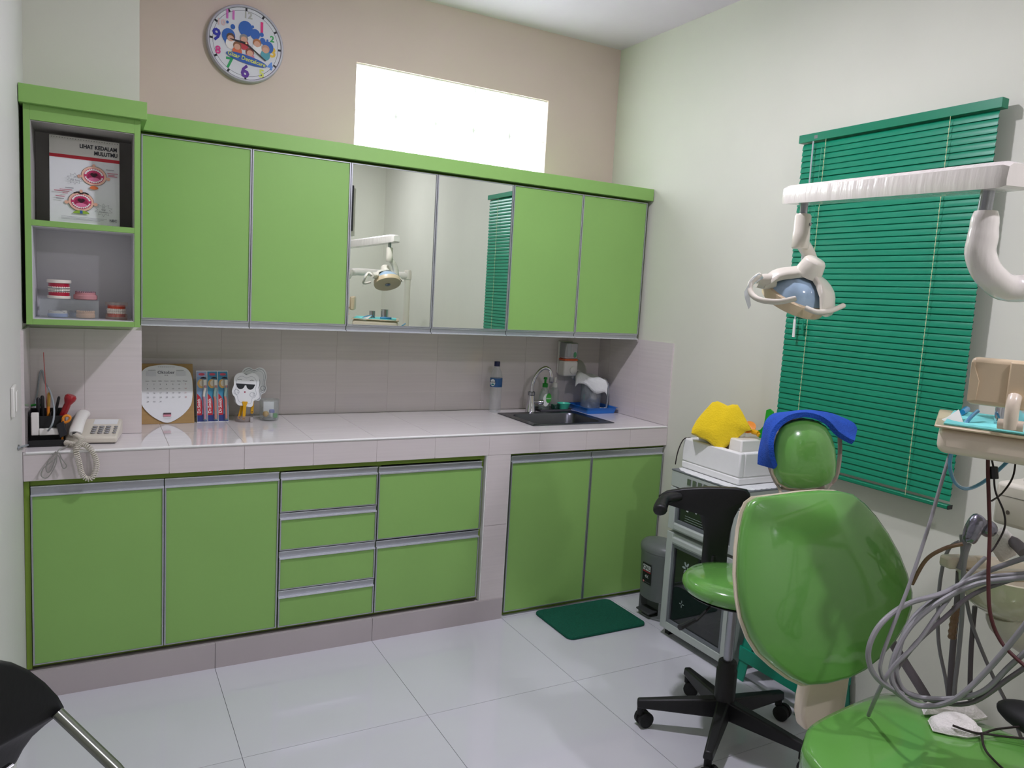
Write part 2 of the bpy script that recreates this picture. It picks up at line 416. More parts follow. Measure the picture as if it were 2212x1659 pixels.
# glass blocks
win = struct('window_1', MB().box(WX0 - 0.004, WX1 + 0.004, 0.012, 0.020, WZ1 - 0.006, WZ1).box(WX0, WX1, 0.012, 0.085, WZ0, WZ0 + 0.003), M['mortar'])
bw = (WX1 - WX0) / 5; bh = (WZ1 - WZ0) / 2
gm = MB()
for i in range(5):
    for j in range(2):
        x0 = WX0 + i * bw; z0 = WZ0 + j * bh; g = 0.005
        bm_ = MB(); pts = []
        rr = 0.022
        for cx, cz, a in ((x0 + bw - g - rr, z0 + g + rr, -90), (x0 + bw - g - rr, z0 + bh - g - rr, 0), (x0 + g + rr, z0 + bh - g - rr, 90), (x0 + g + rr, z0 + g + rr, 180)):
            for k in range(5): t = R_(a + k * 22.5); pts.append((cx + rr * math.cos(t), 0.018, cz + rr * math.sin(t)))
        obj('glass_block', bm_.prism(pts, (0, 0.062, 0)), M['block'], win)
for i in range(1, 5): gm.box(WX0 + i * bw - 0.0045, WX0 + i * bw + 0.0045, 0.024, 0.074, WZ0, WZ1)
gm.box(WX0, WX1, 0.026, 0.072, WZ0 + bh - 0.0045, WZ0 + bh + 0.0045)
obj('mortar', gm, M['mortar'], win)

# wall tiles around the counter niche: 25 x 40 cm
XJ = [0.180 + 0.25 * k for k in range(11)]
def cuts(a, b, js):
    c = [a] + [j for j in js if a + 0.004 < j < b - 0.004] + [b]; return list(zip(c[:-1], c[1:]))
NT = 1.243
obj('tile_grout', B(PX1, XR, -0.0078, 0, CZ + .001, NT - .0005), M['grout'], wall_back)
obj('tile_grout', B(XR - 0.0078, XR, -0.611, -.009, CZ + .001, NT - .0005), M['grout'], wall_right)
obj('tile_grout', B(0.001, PX1, PY - 0.0068, PY, CZ + .001, NT - .021), M['grout'], pil)
for a, b in cuts(PX1, XR, XJ): piece('wall_tile', a + .0006, b - .0006, -0.009, 0, CZ + .001, NT, M['tile'], wall_back)
for a, b in cuts(0.009, 0.612, [0.105, 0.355]): piece('wall_tile', XR - 0.009, XR, -b + .0006, -a - .0006, CZ + .001, NT, M['tile'], wall_right)
for a, b in cuts(0.0, PX1, [0.172]): piece('wall_tile', a + .0006, b - (.0006 if b < PX1 else -.006), PY - 0.008, PY, CZ + .001, NT - .02, M['tile'], pil)
piece('wall_tile', PX1, PX1 + 0.008, PY, -0.009, CZ + .001, NT, M['tile'], pil)
piece('wall_tile', 0, 0.008, -0.612, PY - 0.009, CZ + .001, 1.231, M['tile'], wall_left)

# ================================================================== CEILING LAMPS (above the view)
for i, (lx, ly, pw, pd) in enumerate(LAMPS):
    t = thing('ceiling_lamp', 'round white ceiling lamp above the ' + ('counter side of the room' if i == 0 else 'doorway end of the room'), 'ceiling lamp', (lx, ly, ZC - 0.07), 'ceiling lamps')
    obj('lamp_base', MB().lathe([(0.06, 0.045), (0.085, 0.05), (0.085, 0.07)], (lx, ly, ZC - 0.07)), M['white'], t, smooth=True)
    obj('lamp_diffuser', MB().lathe([(0.0, 0.012), (0.03, 0.015), (0.048, 0.028), (0.052, 0.045)], (lx, ly, ZC - 0.07), n=24), M['bulb'], t, smooth=True)
    ld = bpy.data.lights.new('lamp_light', 'POINT'); ld.energy = pw; ld.shadow_soft_size = 0.035; ld.color = LAMP_COL
    lo = bpy.data.objects.new('lamp_light', ld); COL.objects.link(lo); lo.parent = t; lo.location = (0, 0, -0.045)
    ld = bpy.data.lights.new('lamp_downlight', 'AREA'); ld.shape = 'DISK'; ld.size = 0.09; ld.energy = pd; ld.color = LAMP_COL
    lo = bpy.data.objects.new('lamp_downlight', ld); COL.objects.link(lo); lo.parent = t; lo.location = (0, 0, -0.030)

# ================================================================== TILED COUNTER
ct = thing('tiled_counter', 'pinkish grey tiled masonry counter with column and plinth along the wall', 'counter', (1.33, -0.307, 0))
SX0, SX1, SY0, SY1 = 1.968, 2.421, -0.490, -0.135
core = MB()
for a, b in ((0.001, SX0), (SX1, XR - .001)): core.box(a, b, CF + .0015, -0.0015, CB + .004, CZ - .0015)
core.box(SX0, SX1, CF + .0015, SY0, CB + .004, CZ - .0015); core.box(SX0, SX1, SY1, -.0015, CB + .004, CZ - .0015)
XCL, XCR = 1.676, 1.786
core.box(XCL, XCR, CF + .009, -0.05, 0, CB + .004); core.box(0.001, XCL, CF + .012, -0.05, 0, 0.088)
obj('counter_core', core, M['grout'], ct)
def rect_minus(x0, x1, y0, y1):
    h = (SX0, SX1, SY0, SY1)
    if x1 <= h[0] or x0 >= h[1] or y1 <= h[2] or y0 >= h[3]: return [(x0, x1, y0, y1)]
    o = []
    if x0 < h[0]: o.append((x0, h[0], y0, y1))
    if x1 > h[1]: o.append((h[1], x1, y0, y1))
    a, b = max(x0, h[0]), min(x1, h[1])
    if y0 < h[2]: o.append((a, b, y0, h[2]))
    if y1 > h[3]: o.append((a, b, h[3], y1))
    return o
for a, b in cuts(0.001, XR - .001, XJ):
    for y0, y1 in ((CF, -0.364), (-0.364, -0.0005)):
        if y1 > -0.2 and b <= PX1 + .005: continue
        mb = MB(); q = rect_minus(a + .0008, b - .0008, y0 + .0008, y1 - .0008)
        for r in q: mb.box(r[0], r[1], r[2], r[3], CZ - .009, CZ)
        if q: obj('top_tile', mb, M['tile_top'], ct)
    piece('apron_tile', a + .0008, b - .0008, CF - .0, CF + .009, CB, CZ - .0095, M['tile'], ct)
obj('edge_bead', MB().tube([(0.009, CF + .001, CZ - .003), (XR - .010, CF + .001, CZ - .003)], 0.0045, 8), M['mortar'], ct, smooth=True)
for z0, z1 in ((0.0955, 0.432), (0.4335, CB - .001)): piece('column_tile', XCL, XCR, CF, CF + .009, z0, z1, M['tile'], ct)
obj('column_bead', MB().box(XCL - .004, XCL, CF + .003, CF + .03, 0.0955, CB - .001).box(XCR, XCR + .003, CF + .002, CF + .02, 0, CB - .001), M['mortar'], ct)
for a, b in cuts(0.001, XCR, [AX, AX + TS]): piece('plinth_tile', a + .0008, b - .0008, CF - .004, CF + .012, 0, 0.095, M['plinth'], ct)

# ================================================================== CABINETS
def frame_trim(x0, x1, z0, z1, y, t=0.005, d=0.004):
    mb = MB(); mb.box(x0, x0 + t, y - d, y + .016, z0, z1); mb.box(x1 - t, x1, y - d, y + .016, z0, z1)
    mb.box(x0 + t, x1 - t, y - d, y + .016, z0, z0 + t * .7); mb.box(x0 + t, x1 - t, y - d, y + .016, z1 - t * .7, z1); return mb
def door(t, x0, x1, z0, z1, y, mt, name='door'):
    d = obj(name, B(x0 + .0045, x1 - .0045, y, y + .015, z0 + .0035, z1 - .0035), mt, t)
    obj('edge_trim', frame_trim(x0 + .0012, x1 - .0012, z0, z1, y), M['alu'], d); return d
def grip_profile(d, x0, x1, z0, z1, y, up):
    """aluminium finger-grip strip; lip on the door side when up, at the free edge otherwise"""
    mb = MB(); mb.box(x0, x1, y + .004, y + .014, z0, z1)
    obj('handle_profile', mb, M['alu'], d)
    l = MB(); zl = z0 if up else z0
    l.box(x0, x1, y - .006, y + .004, zl - .0015, zl + .0035)
    l.box(x0, x1, y - .001, y + .004, z1 - .003, z1)
    obj('grip_lip', l, M['alu_l'], d)
def unit_body(t, x0, x1, y0, y1, z0, z1, th=0.016):
    mb = MB(); mb.box(x0, x0 + th, y0, y1, z0, z1); mb.box(x1 - th, x1, y0, y1, z0, z1)
    mb.box(x0 + th, x1 - th, y0, y1, z0, z0 + th); mb.box(x0 + th, x1 - th, y0, y1, z1 - th, z1); mb.box(x0 + th, x1 - th, y1 - .006, y1, z0 + th, z1 - th)
    return obj('cabinet_body', mb, M['green_c'], t)
UB, UT, UD = 1.268, 1.924, -0.350
for (a, mid, b, mt, lab, nm) in ((0.353, 0.734, 1.119, 'green', 'green laminate wall cabinet with two tall doors beside the open shelf', 'wall_cabinet'),
                                 (1.119, 1.498, 1.872, 'mirror', 'wall cabinet with two mirrored doors between green cabinets', 'mirror_cabinet'),
                                 (1.872, 2.249, 2.634, 'green', 'green laminate wall cabinet with two doors above the sink by the corner', 'wall_cabinet')):
    t = thing(nm, lab, 'cabinet', ((a + b) / 2, -0.17, 1.25))
    unit_body(t, a, b, UD + .02, -0.0095 if False else -0.0005, 1.246, 1.932)
    for p, q in ((a, mid), (mid, b)):
        d = door(t, p, q, UB, UT, UD, M[mt])
        grip_profile(d, p + .0015, q - .0015, 1.2435, UB - .001, UD, False)
fas = obj('cornice_board', B(0.352, 2.650, -0.374, -0.0005, 1.9345, 1.992), M['green'], bevel=0.001)
tag(fas, 'long green cornice board running over the wall cabinets', 'cornice')
# open shelf unit in front of the pillar
t = thing('open_shelf', 'green open display shelf with two compartments holding poster and dental models', 'shelf', (0.18, -0.45, 1.25))
mb = MB(); sx0, sx1, sy0, sy1 = 0.012, 0.342, -0.552, PY - .001
mb.box(sx0, sx0 + .018, sy0, sy1, 1.247, 1.935); mb.box(sx1 - .018, sx1, sy0, sy1, 1.247, 1.935)
mb.box(sx0 + .018, sx1 - .018, sy0, sy1, 1.247, 1.265); mb.box(sx0 + .018, sx1 - .018, sy0, sy1, 1.889, 1.935)
obj('shelf_frame', mb, M['green'], t, bevel=0.0008)
obj('shelf_board', B(sx0 + .018, sx1 - .018, sy0, sy1, 1.563, 1.581), M['green'], t)
li = MB(); li.box(sx0 + .018, sx0 + .0205, sy0 + .004, sy1, 1.2655, 1.5625); li.box(sx1 - .0205, sx1 - .018, sy0 + .004, sy1, 1.2655, 1.5625)
li.box(sx0 + .0205, sx1 - .0205, sy0 + .004, sy1, 1.265, 1.267); li.box(sx0 + .0205, sx1 - .0205, sy1 - .003, sy1, 1.267, 1.5625); li.box(sx0 + .0205, sx1 - .0205, sy0 + .004, sy1 - .003, 1.5605, 1.5625)
obj('white_lining', li, M['whitep'], t)
li = MB(); li.box(sx0 + .018, sx0 + .0205, sy0 + .004, sy1, 1.5815, 1.8885); li.box(sx1 - .0205, sx1 - .018, sy0 + .004, sy1, 1.5815, 1.8885)
li.box(sx0 + .0205, sx1 - .0205, sy1 - .003, sy1, 1.5815, 1.8885); li.box(sx0 + .0205, sx1 - .0205, sy0 + .004, sy1 - .003, 1.886, 1.8885)
obj('grey_lining', li, M['greyp'], t)
obj('gap_shade_strip', B(0.001, 0.0115, -0.50, sy1, 1.247, 1.93), M['gap'], t)  # near-black strip standing in for the shade between shelf and left wall
obj('shelf_cornice', B(0.002, 0.3605, -0.575, PY - .001, 1.9352, 1.991), M['green'], t, bevel=0.001)

# base cabinets
LY = -0.602; LB, LT, LH = 0.114, 0.694, 0.724
t = thing('base_cabinet', 'green base cabinet with two tall doors beside the left wall', 'cabinet', (0.41, -0.3, 0.1))
unit_body(t, 0.001, 0.8115, LY + .0165, -0.05, 0.1, CB + .003)
obj('filler_strip', B(0.001, 0.0165, LY + .002, LY + .016, 0.1, CB - .002), M['green_c'], t)
for p, q in ((0.018, 0.4155), (0.4155, 0.8095)):
    d = door(t, p, q, LB, LT, LY, M['green']); grip_profile(d, p + .0015, q - .0015, LT, LH, LY, True)
obj('top_rail', B(0.018, 0.8115, LY + .010, LY + .0165, LH + .0005, CB - .002), M['green_c'], t)
t = thing('drawer_cabinet', 'green base cabinet with a stack of four drawers', 'cabinet', (1.003, -0.3, 0.1))
unit_body(t, 0.8117, 1.194, LY + .0165, -0.05, 0.1, CB + .003)
obj('top_rail', B(0.8117, 1.194, LY + .010, LY + .0165, LH + .0005, CB - .002), M['green_c'], t)
for z0, z1, h in ((0.567, 0.694, 0.724), (0.418, 0.540, 0.566), (0.262, 0.386, 0.417), (0.114, 0.231, 0.261)):
    d = door(t, 0.8125, 1.1935, z0, z1, LY, M['green'], 'drawer'); grip_profile(d, 0.814, 1.192, z1, h - .003, LY, True)
t = thing('drawer_cabinet', 'green base cabinet with two deep drawers beside the tiled column', 'cabinet', (1.43, -0.3, 0.1))
unit_body(t, 1.1945, 1.671, LY + .0165, -0.05, 0.1, CB + .003)
obj('top_rail', B(1.1945, 1.671, LY + .010, LY + .0165, LH + .0005, CB - .002), M['green_c'], t)
for z0, z1, h in ((0.420, 0.692, 0.722), (0.114, 0.386, 0.417)):
    d = door(t, 1.1955, 1.660, z0, z1, LY, M['green'], 'drawer'); grip_profile(d, 1.197, 1.657, z1, h - .003, LY, True)
t = thing('sink_cabinet', 'green base cabinet with two doors reaching the floor under the sink', 'cabinet', (2.22, -0.3, 0))
mb = MB(); mb.box(1.790, 1.806, LY + .0165, -.05, 0, CB - .002).box(2.637, 2.653, LY + .0165, -.05, 0, CB - .002).box(1.806, 2.637, LY + .0165, -.05, 0, .016).box(1.806, 2.637, -.056, -.05, .016, CB - .002); obj('cabinet_body', mb, M['green_c'], t)
obj('top_rail', B(1.793, 2.653, LY + .010, LY + .0165, 0.7345, CB - .002), M['green_c'], t)
for p, q in ((1.799, 2.224), (2.224, 2.649)):
    d = door(t, p, q, 0.020, 0.703, LY, M['green']); grip_profile(d, p + .0015, q - .0015, 0.703, 0.733, LY, True)

# ================================================================== CLOCK
cc = Vector((0.7575, 0, 2.393)); CR = 0.152
t = thing('wall_clock', 'round white wall clock with colourful numerals and a blue name banner', 'clock', (cc.x, -0.014, cc.z - CR))
obj('clock_case', MB().lathe([(CR, 0.0), (CR, 0.022), (CR - .004, 0.027), (CR - .009, 0.027), (CR - .011, 0.022), (0, 0.022)], (cc.x, -0.001, cc.z), n=64, axis=(0, -1, 0)), mat('clock_rim', 'b9b5c2', 0.35), t, smooth=True)
p = Print((cc.x, -0.0232, cc.z), (1, 0, 0), (0, 0, 1))
p.ell(0, 0, CR - .0105, CR - .0105, 'dcdce2', n=64); p.ring(0, 0, 0.1275, 0.1290, '4a4858'); p.ring(0, 0, 0.1400, 0.1412, '4a4858')
for k in range(12):
    a = R_(90 - 30 * k); c_, s_ = math.cos(a), math.sin(a)
    p.poly([(c_ * .129 - s_ * .004, s_ * .129 + c_ * .004), (c_ * .140 - s_ * .004, s_ * .140 + c_ * .004), (c_ * .140 + s_ * .004, s_ * .140 - c_ * .004), (c_ * .129 + s_ * .004, s_ * .129 - c_ * .004)], '16161c')
for st, x, y, sz, c in (('12', .006, .112, .036, 'b4b4ae'), ('1', .062, .072, .062, 'e2307e'), ('2', .104, .038, .034, '2ea552'), ('3', .108, -.016, .054, 'e8bd3a'),
                        ('4', .098, -.072, .042, '5b8fe0'), ('5', .064, -.108, .044, 'd9dc6c'), ('6', -.002, -.112, .068, '5a2596'), ('7', -.063, -.088, .056, '23a05a'),
                        ('8', -.108, -.046, .042, 'd63f8c'), ('9', -.114, .012, .064, '2b2fa8'), ('10', -.098, .064, .034, 'dcbcbc'), ('11', -.062, .100, .048, 'd36fc0')):
    p.text(st, x, y, sz, c, bold=0.035)
for x, y, r in ((-.002, .058, .028), (-.068, .018, .026), (.036, .044, .019), (.088, .002, .022), (-.052, .056, .009), (.062, .048, .008), (.066, .024, .011), (.026, .072, .005), (-.073, .070, .005), (-.078, -.008, .005), (.085, .030, .004)):
    p.ell(x, y, r, r * 1.12, '2a63b8')
for x, y, h, b in ((-.060, .012, '5b4334', 'efe9e6'), (-.008, .018, '8d8a8a', 'c23742'), (.044, .010, 'b5703f', 'efefef'), (.078, -.008, 'c39480', '4f9fae'), (-.034, -.016, '8a5b3a', 'd8653c'), (.016, -.032, '8c4436', 'd77f8c')):
    p.ell(x, y - .022, .019, .022, b, n=14); p.ell(x, y + .002, .0165, .0165, h, n=14); p.ell(x, y - .003, .0125, .012, 'd9a58c', n=14)
p.ell(.004, -.062, .082, .017, '2458ae', rot=-9, n=32); p.text('Gizar Dentalcare', .004, -.061, .022, 'd8dc4a', rot=-9, bold=0.02)
p.done(t, 'clock_face_print')
obj('hour_hand', MB().prism([(cc.x + x, -0.0262, cc.z + z) for x, z in ((.006, -.004), (-.030, .000), (-.062, .006), (-.062, .009), (-.030, .008), (.006, .005))], (0, -.0012, 0)), M['black'], t)
obj('minute_hand', MB().prism([(cc.x + x, -0.0280, cc.z + z) for x, z in ((-.010, .006), (.012, -.004), (.080, -.052), (.078, -.055), (.010, -.010), (-.014, .002))], (0, -.0012, 0)), M['black'], t)
obj('centre_pin', MB().lathe([(.0045, 0), (.0045, .008), (.003, .010), (0, .010)], (cc.x, -0.0235, cc.z), axis=(0, -1, 0), n=14), mat('gold_pin', 'd8b98a', .3, metal=.7), t, smooth=True)

# ================================================================== POSTER IN THE OPEN SHELF
PO = Vector((0.1795, -0.455, 1.5825)); pw_, ph = 0.206, 0.288
up = Vector((0, 0.085, 1)).normalized()
t = thing('flip_chart', 'white flip chart poster with open mouth drawings and red stripe on upper shelf', 'poster', PO)
ux = Vector((1, 0, 0)); nrm = ux.cross(up)
obj('sheet', MB().obox(PO - ux * pw_ / 2, ux * pw_, up * ph, -nrm * 0.004), M['paper'], t)
obj('stand_board', MB().obox(PO - ux * (pw_ / 2 - .004) + Vector((0, .05, 0)), ux * (pw_ - .008), (up * (ph - .004) - Vector((0, .045, 0))), Vector((0, .002, 0))), M['card'], t)
p = Print(PO + up * ph / 2, ux, up)
hh, ww = ph / 2, pw_ / 2
p.rect(-ww, ww, hh - .060, hh, 'dcdad2'); p.rect(-ww, ww, hh - .071, hh - .060, 'c32a38')
for k in range(26): p.ell(-ww + .006 + k * (pw_ - .012) / 25, hh - .006, .0013, .0013, '55554f', n=6)
p.text('LIHAT KEDALAM', .040, hh - .027, .0185, '23262e', bold=.03, sx=.80); p.text('MULUTMU', .062, hh - .046, .0185, '23262e', bold=.03, sx=.80)
def mouth(cx, cy, r, tall):
    p.ell(cx, cy, r, r * .86, '3a2620', n=28); p.ell(cx, cy, r * .975, r * .835, 'eebfa8', n=28)
    for sg in (-1, 1): p.ell(cx + sg * r * 1.12, cy - r * .14, r * .17, r * .15, 'e8b49a', n=12)
    p.ell(cx, cy + r * .92, r * .13, r * .13, 'e8b49a', n=12)
    p.ell(cx, cy, r * .80, r * .66, 'c93a6a', n=26); p.ell(cx, cy - r * .08, r * .52, r * .40, '9c2450', n=20)
    p.ell(cx, cy - r * .34, r * .48, r * .22, 'e77aa5', n=20)
    p.ell(cx - r * .13, cy + r * .12, r * .16, r * .14, '3b1020', n=12); p.ell(cx + r * .13, cy + r * .12, r * .16, r * .14, '3b1020', n=12); p.ell(cx, cy + r * .02, r * .16, r * .14, '3b1020', n=12)
    for k in range(11):
        a = R_(18 + k * 14.4); p.ell(cx + math.cos(a) * r * .68, cy + math.sin(a) * r * .55, r * .085, r * .08, 'f4f2ee', n=8)
    for k in range(11):
        a = R_(198 + k * 14.4); p.ell(cx + math.cos(a) * r * .68, cy + math.sin(a) * r * .55, r * .075, r * .07, 'f4f2ee', n=8)
mouth(.026, .022, .038, 1); mouth(-.012, -.068, .038, 1)
p.ell(.026, -.018, .013, .006, 'e0743c', n=14); p.ell(-.012, -.108, .024, .0105, '93b83c', n=18, a0=0, a1=180); p.rect(-.016, -.008, -.108, -.098, '3568a8')
p.line([(-.034, -.042), (-.022, -.037), (-.012, -.042), (-.002, -.037), (.010, -.042)], .004, '2b1a16')
def star(cx, cy, R0):
    q = []
    for k in range(21):
        a = 2 * math.pi * k / 20; r = R0 if k % 2 else R0 * .62; q.append((cx + r * math.cos(a) * 1.25, cy + r * math.sin(a)))
    p.line(q, .0007, '8a8a90')
star(-.030, .006, .019); star(.054, -.090, .022)
p.text('20', -.030, .011, .0085, '50525c'); p.text('Gigi Susu', -.030, .002, .0075, '50525c')
p.text('32', .054, -.081, .0080, '50525c'); p.text('Gigi', .054, -.089, .0078, '50525c'); p.text('Dewasa', .054, -.097, .0078, '50525c')
for k, (x0, x1, y, c) in enumerate(((.062, .086, .047, '8a8a90'), (.066, .098, .036, 'c06a7a'), (.068, .088, .030, 'c06a7a'), (.068, .096, .026, 'c06a7a'), (-.058, -.034, -.026, '8a8a90'), (-.074, -.038, -.033, 'c06a7a'),
                           (-.090, -.046, -.038, 'c06a7a'), (-.066, -.050, -.044, 'c06a7a'), (-.086, -.060, -.056, 'c06a7a'), (-.084, -.062, -.064, '8a8a90'))): p.rect(x0, x1, y - .0011, y + .0011, c)
for k in range(3): p.rect(-.070, .064 - k * .01, -.1215 - k * .004, -.1205 - k * .004, '9a9aa2')
p.text('NBC', .083, -.124, .011, '4a4c58', bold=.02)
p.done(t, 'poster_print')

# ================================================================== DENTAL MODELS
def arch(cx, cy, z, r, h, a0=0, a1=180, n=18, w=0.35, mb=None, sy=1.15):
    """horseshoe slab opening to the back"""
    mb = mb or MB(); O = []; I = []
    for k in range(n + 1):
        a = R_(180 + 180 * k / n); O.append((cx + r * math.cos(a), cy + r * sy * math.sin(a))); I.append((cx + r * (1 - w) * math.cos(a), cy + r * sy * (1 - w) * math.sin(a)))
    O = [(O[0][0], O[0][1] + r * .35)] + O + [(O[-1][0], O[-1][1] + r * .35)]; I = [(I[0][0], I[0][1] + r * .35)] + I + [(I[-1][0], I[-1][1] + r * .35)]
    for k in range(len(O) - 1):
        q = [O[k], O[k + 1], I[k + 1], I[k]]; mb.prism([(x, y, z) for x, y in q], (0, 0, h))
    return mb
def teeth(cx, cy, z, r, h, n=14, sy=1.15, s=1.0):
    mb = MB()
    for k in range(n):
        a = R_(186 + 168 * k / (n - 1)); mb.ball((cx + r * math.cos(a), cy + r * sy * math.sin(a), z), h, n=8, k=6, sc=(.72 * s, .72 * s, 1.0))
    return mb
def base_slab(cx, cy, z, r, h, sy=1.15):
    pts = [(cx + r * math.cos(R_(180 + 180 * k / 14)), cy + r * sy * math.sin(R_(180 + 180 * k / 14)), z) for k in range(15)] + [(cx + r, cy + r * .4, z), (cx - r, cy + r * .4, z)]
    return MB().prism(pts, (0, 0, h))
SZ = 1.2672
# clear box on the lower shelf
bx0, bx1, by0, by1, bh_ = 0.046, 0.218, -0.505, -0.390, 0.061
t = thing('plastic_box', 'clear plastic box holding plaster casts on the lower shelf', 'box', ((bx0 + bx1) / 2, -0.44, SZ))
mb = MB(); th = .0015
mb.box(bx0, bx1, by0, by1, SZ, SZ + th); mb.box(bx0, bx0 + th, by0, by1, SZ + th, SZ + bh_); mb.box(bx1 - th, bx1, by0, by1, SZ + th, SZ + bh_)
mb.box(bx0 + th, bx1 - th, by0, by0 + th, SZ + th, SZ + bh_); mb.box(bx0 + th, bx1 - th, by1 - th, by1, SZ + th, SZ + bh_)
obj('box_walls', mb, M['clear'], t); obj('box_lid', B(bx0 - .001, bx1 + .001, by0 - .001, by1 + .001, SZ + bh_ + .0003, SZ + bh_ + .002), M['clear'], t)
tz = SZ + bh_ + .0024
t = thing('typodont', 'red gummed teeth model with braces on white bases on top of the clear box', 'dental model', (0.100, -0.45, tz)); cx, cy = 0.100, -0.440; r = .031
obj('lower_base', base_slab(cx, cy, tz, r + .004, .010), M['tooth'], t, bevel=.0015)
obj('upper_base', base_slab(cx, cy, tz + .052, r + .005, .011), M['tooth'], t, bevel=.0015)
obj('lower_gum', arch(cx, cy, tz + .010, r, .013), M['gum'], t); obj('upper_gum', arch(cx, cy, tz + .037, r, .015), M['gum'], t)
obj('lower_teeth', teeth(cx, cy, tz + .025, r - .003, .0065), M['tooth'], t, smooth=True); obj('upper_teeth', teeth(cx, cy, tz + .035, r - .002, .0065), M['tooth'], t, smooth=True)
wr = lambda z, rr: [(cx + rr * math.cos(R_(186 + 168 * k / 20)), cy + rr * 1.15 * math.sin(R_(186 + 168 * k / 20)), z) for k in range(21)]
obj('brace_wire', MB().tube(wr(tz + .0255, r + .0015), .0011, 6), M['steel'], t); obj('brace_wire', MB().tube(wr(tz + .0355, r + .0025), .0011, 6), M['steel'], t)
t = thing('plaster_cast', 'dusky pink plaster jaw cast on top of the clear box', 'dental model', (0.178, -0.45, tz)); cx, cy = 0.178, -0.440
obj('cast_base', base_slab(cx, cy, tz, .036, .017), M['plaster'], t, bevel=.003); obj('cast_arch', arch(cx, cy, tz + .016, .031, .008), M['plaster'], t)
obj('cast_teeth', teeth(cx, cy, tz + .025, .028, .0045), mat('grey_plaster', '8f6f78', .7), t, smooth=True)
t = thing('plaster_cast', 'peach plaster jaw cast inside the clear box', 'dental model', (0.180, -0.47, SZ + .002)); cx, cy = 0.178, -0.458
obj('cast_base', base_slab(cx, cy, SZ + .0018, .029, .014), M['plastero'], t, bevel=.003); obj('cast_arch', arch(cx, cy, SZ + .015, .027, .007), M['plastero'], t); obj('cast_teeth', teeth(cx, cy, SZ + .023, .025, .0045), M['plastero'], t, smooth=True)
t = thing('plaster_cast', 'pale blue plaster jaw cast with wire lying inside the clear box', 'dental model', (0.105, -0.46, SZ + .002)); cx, cy = 0.096, -0.452
obj('cast_base', base_slab(cx, cy, SZ + .0018, .030, .013), M['plasterb'], t, bevel=.003); obj('cast_arch', arch(cx, cy, SZ + .014, .028, .010), M['tooth'], t); obj('cast_wire', MB().tube([(cx - .02, cy - .036, SZ + .022), (cx + .004, cy - .036, SZ + .026), (cx + .022, cy - .032, SZ + .018)], .0008, 5), M['steel'], t)
t = thing('plaster_cast', 'small slate blue plaster cast between two casts in the clear box', 'dental model', (0.137, -0.42, SZ + .002))
obj('cast_base', base_slab(0.1395, -0.425, SZ + .0018, .0115, .016), mat('slate_plaster', '5f7396', .7), t, bevel=.002); obj('cast_arch', arch(.1395, -.425, SZ + .0175, .0105, .006), mat('slate_plaster2', '56627c', .7), t)
t = thing('typodont', 'orange gummed teeth model in clear resin standing directly on the lower shelf', 'dental model', (0.270, -0.46, SZ)); cx, cy = 0.272, -0.455; r = .028
obj('lower_block', base_slab(cx, cy, SZ, r + .006, .018), mat_clear('resin', 'f6e6dc', .14), t); obj('upper_block', base_slab(cx, cy, SZ + .046, r + .007, .013), mat_clear('resin_u', 'f8f0ea', .14), t)
obj('lower_gum', arch(cx, cy, SZ + .009, r, .012), M['gumo'], t); obj('upper_gum', arch(cx, cy, SZ + .035, r, .015), M['gumo'], t)
obj('lower_teeth', teeth(cx, cy, SZ + .0235, r - .002, .006), M['tooth'], t, smooth=True); obj('upper_teeth', teeth(cx, cy, SZ + .0325, r - .001, .006), M['tooth'], t, smooth=True)

# ================================================================== COUNTER: left end
Z0 = CZ + 0.0005
# telephone
t = thing('telephone', 'off white corded desk telephone with keypad on the counter', 'telephone', (0.205, -0.45, Z0))
a = R_(-8)
def tp(u, v, z): return Vector((0.207 + u * math.cos(a) - v * math.sin(a), -0.445 + u * math.sin(a) + v * math.cos(a), Z0 + z))
def wedge(u0, u1, v0, v1, zf, zb, z00=0.0):
    P = [tp(u0, v0, z00), tp(u1, v0, z00), tp(u1, v1, z00), tp(u0, v1, z00), tp(u0, v0, zf), tp(u1, v0, zf), tp(u1, v1, zb), tp(u0, v1, zb)]
    return MB().add(P, [(3, 2, 1, 0), (4, 5, 6, 7), (0, 1, 5, 4), (1, 2, 6, 5), (2, 3, 7, 6), (3, 0, 4, 7)])
obj('phone_body', wedge(-.082, .074, -.075, .095, .024, .060, .003), M['ivory'], t, bevel=.006)
obj('phone_foot', wedge(-.075, .066, -.066, .088, .003, .003), M['black'], t)
def sl(v): return .024 + (.060 - .024) * (v + .075) / .17
hp = [tp(-.050, v, sl(v) + z) for v, z in ((-.085, .016), (-.06, .026), (0.0, .030), (.055, .028), (.085, .020))]
obj('handset', MB().tube(smooth_path(hp, 4), [.019, .0205, .0215, .022, .0215, .021, .0205, .020, .020, .020, .0205, .021, .0215, .022, .0225, .022, .018], 14, flat=.72), M['white'], t, smooth=True, ang=60)
obj('handset_socket', MB().obox(tp(-.056, -.1035, .037), tp(.012, 0, 0) - tp(0, 0, 0), Vector((0, .006, 0)), Vector((0, 0, .009))), M['black'], t)
kp = MB()
for i in range(4):
    for j in range(4):
        u = -.004 + i * .021 + (.003 if i == 3 else 0); v = -.040 + j * .018; c = tp(u, v, sl(v) + .0005)
        kp.lathe([(.0085 if i < 3 else .006, 0), (.0078 if i < 3 else .0054, .003), (0, .0032)], c, n=10)
obj('keypad', kp, mat('phone_key', '9a9a9c', .5), t, smooth=True)
wd = wedge(-.014, .062, .040, .082, sl(.040) + .001, sl(.082) + .001, sl(.04) - .004); obj('index_card', wd, M['paper'], t)
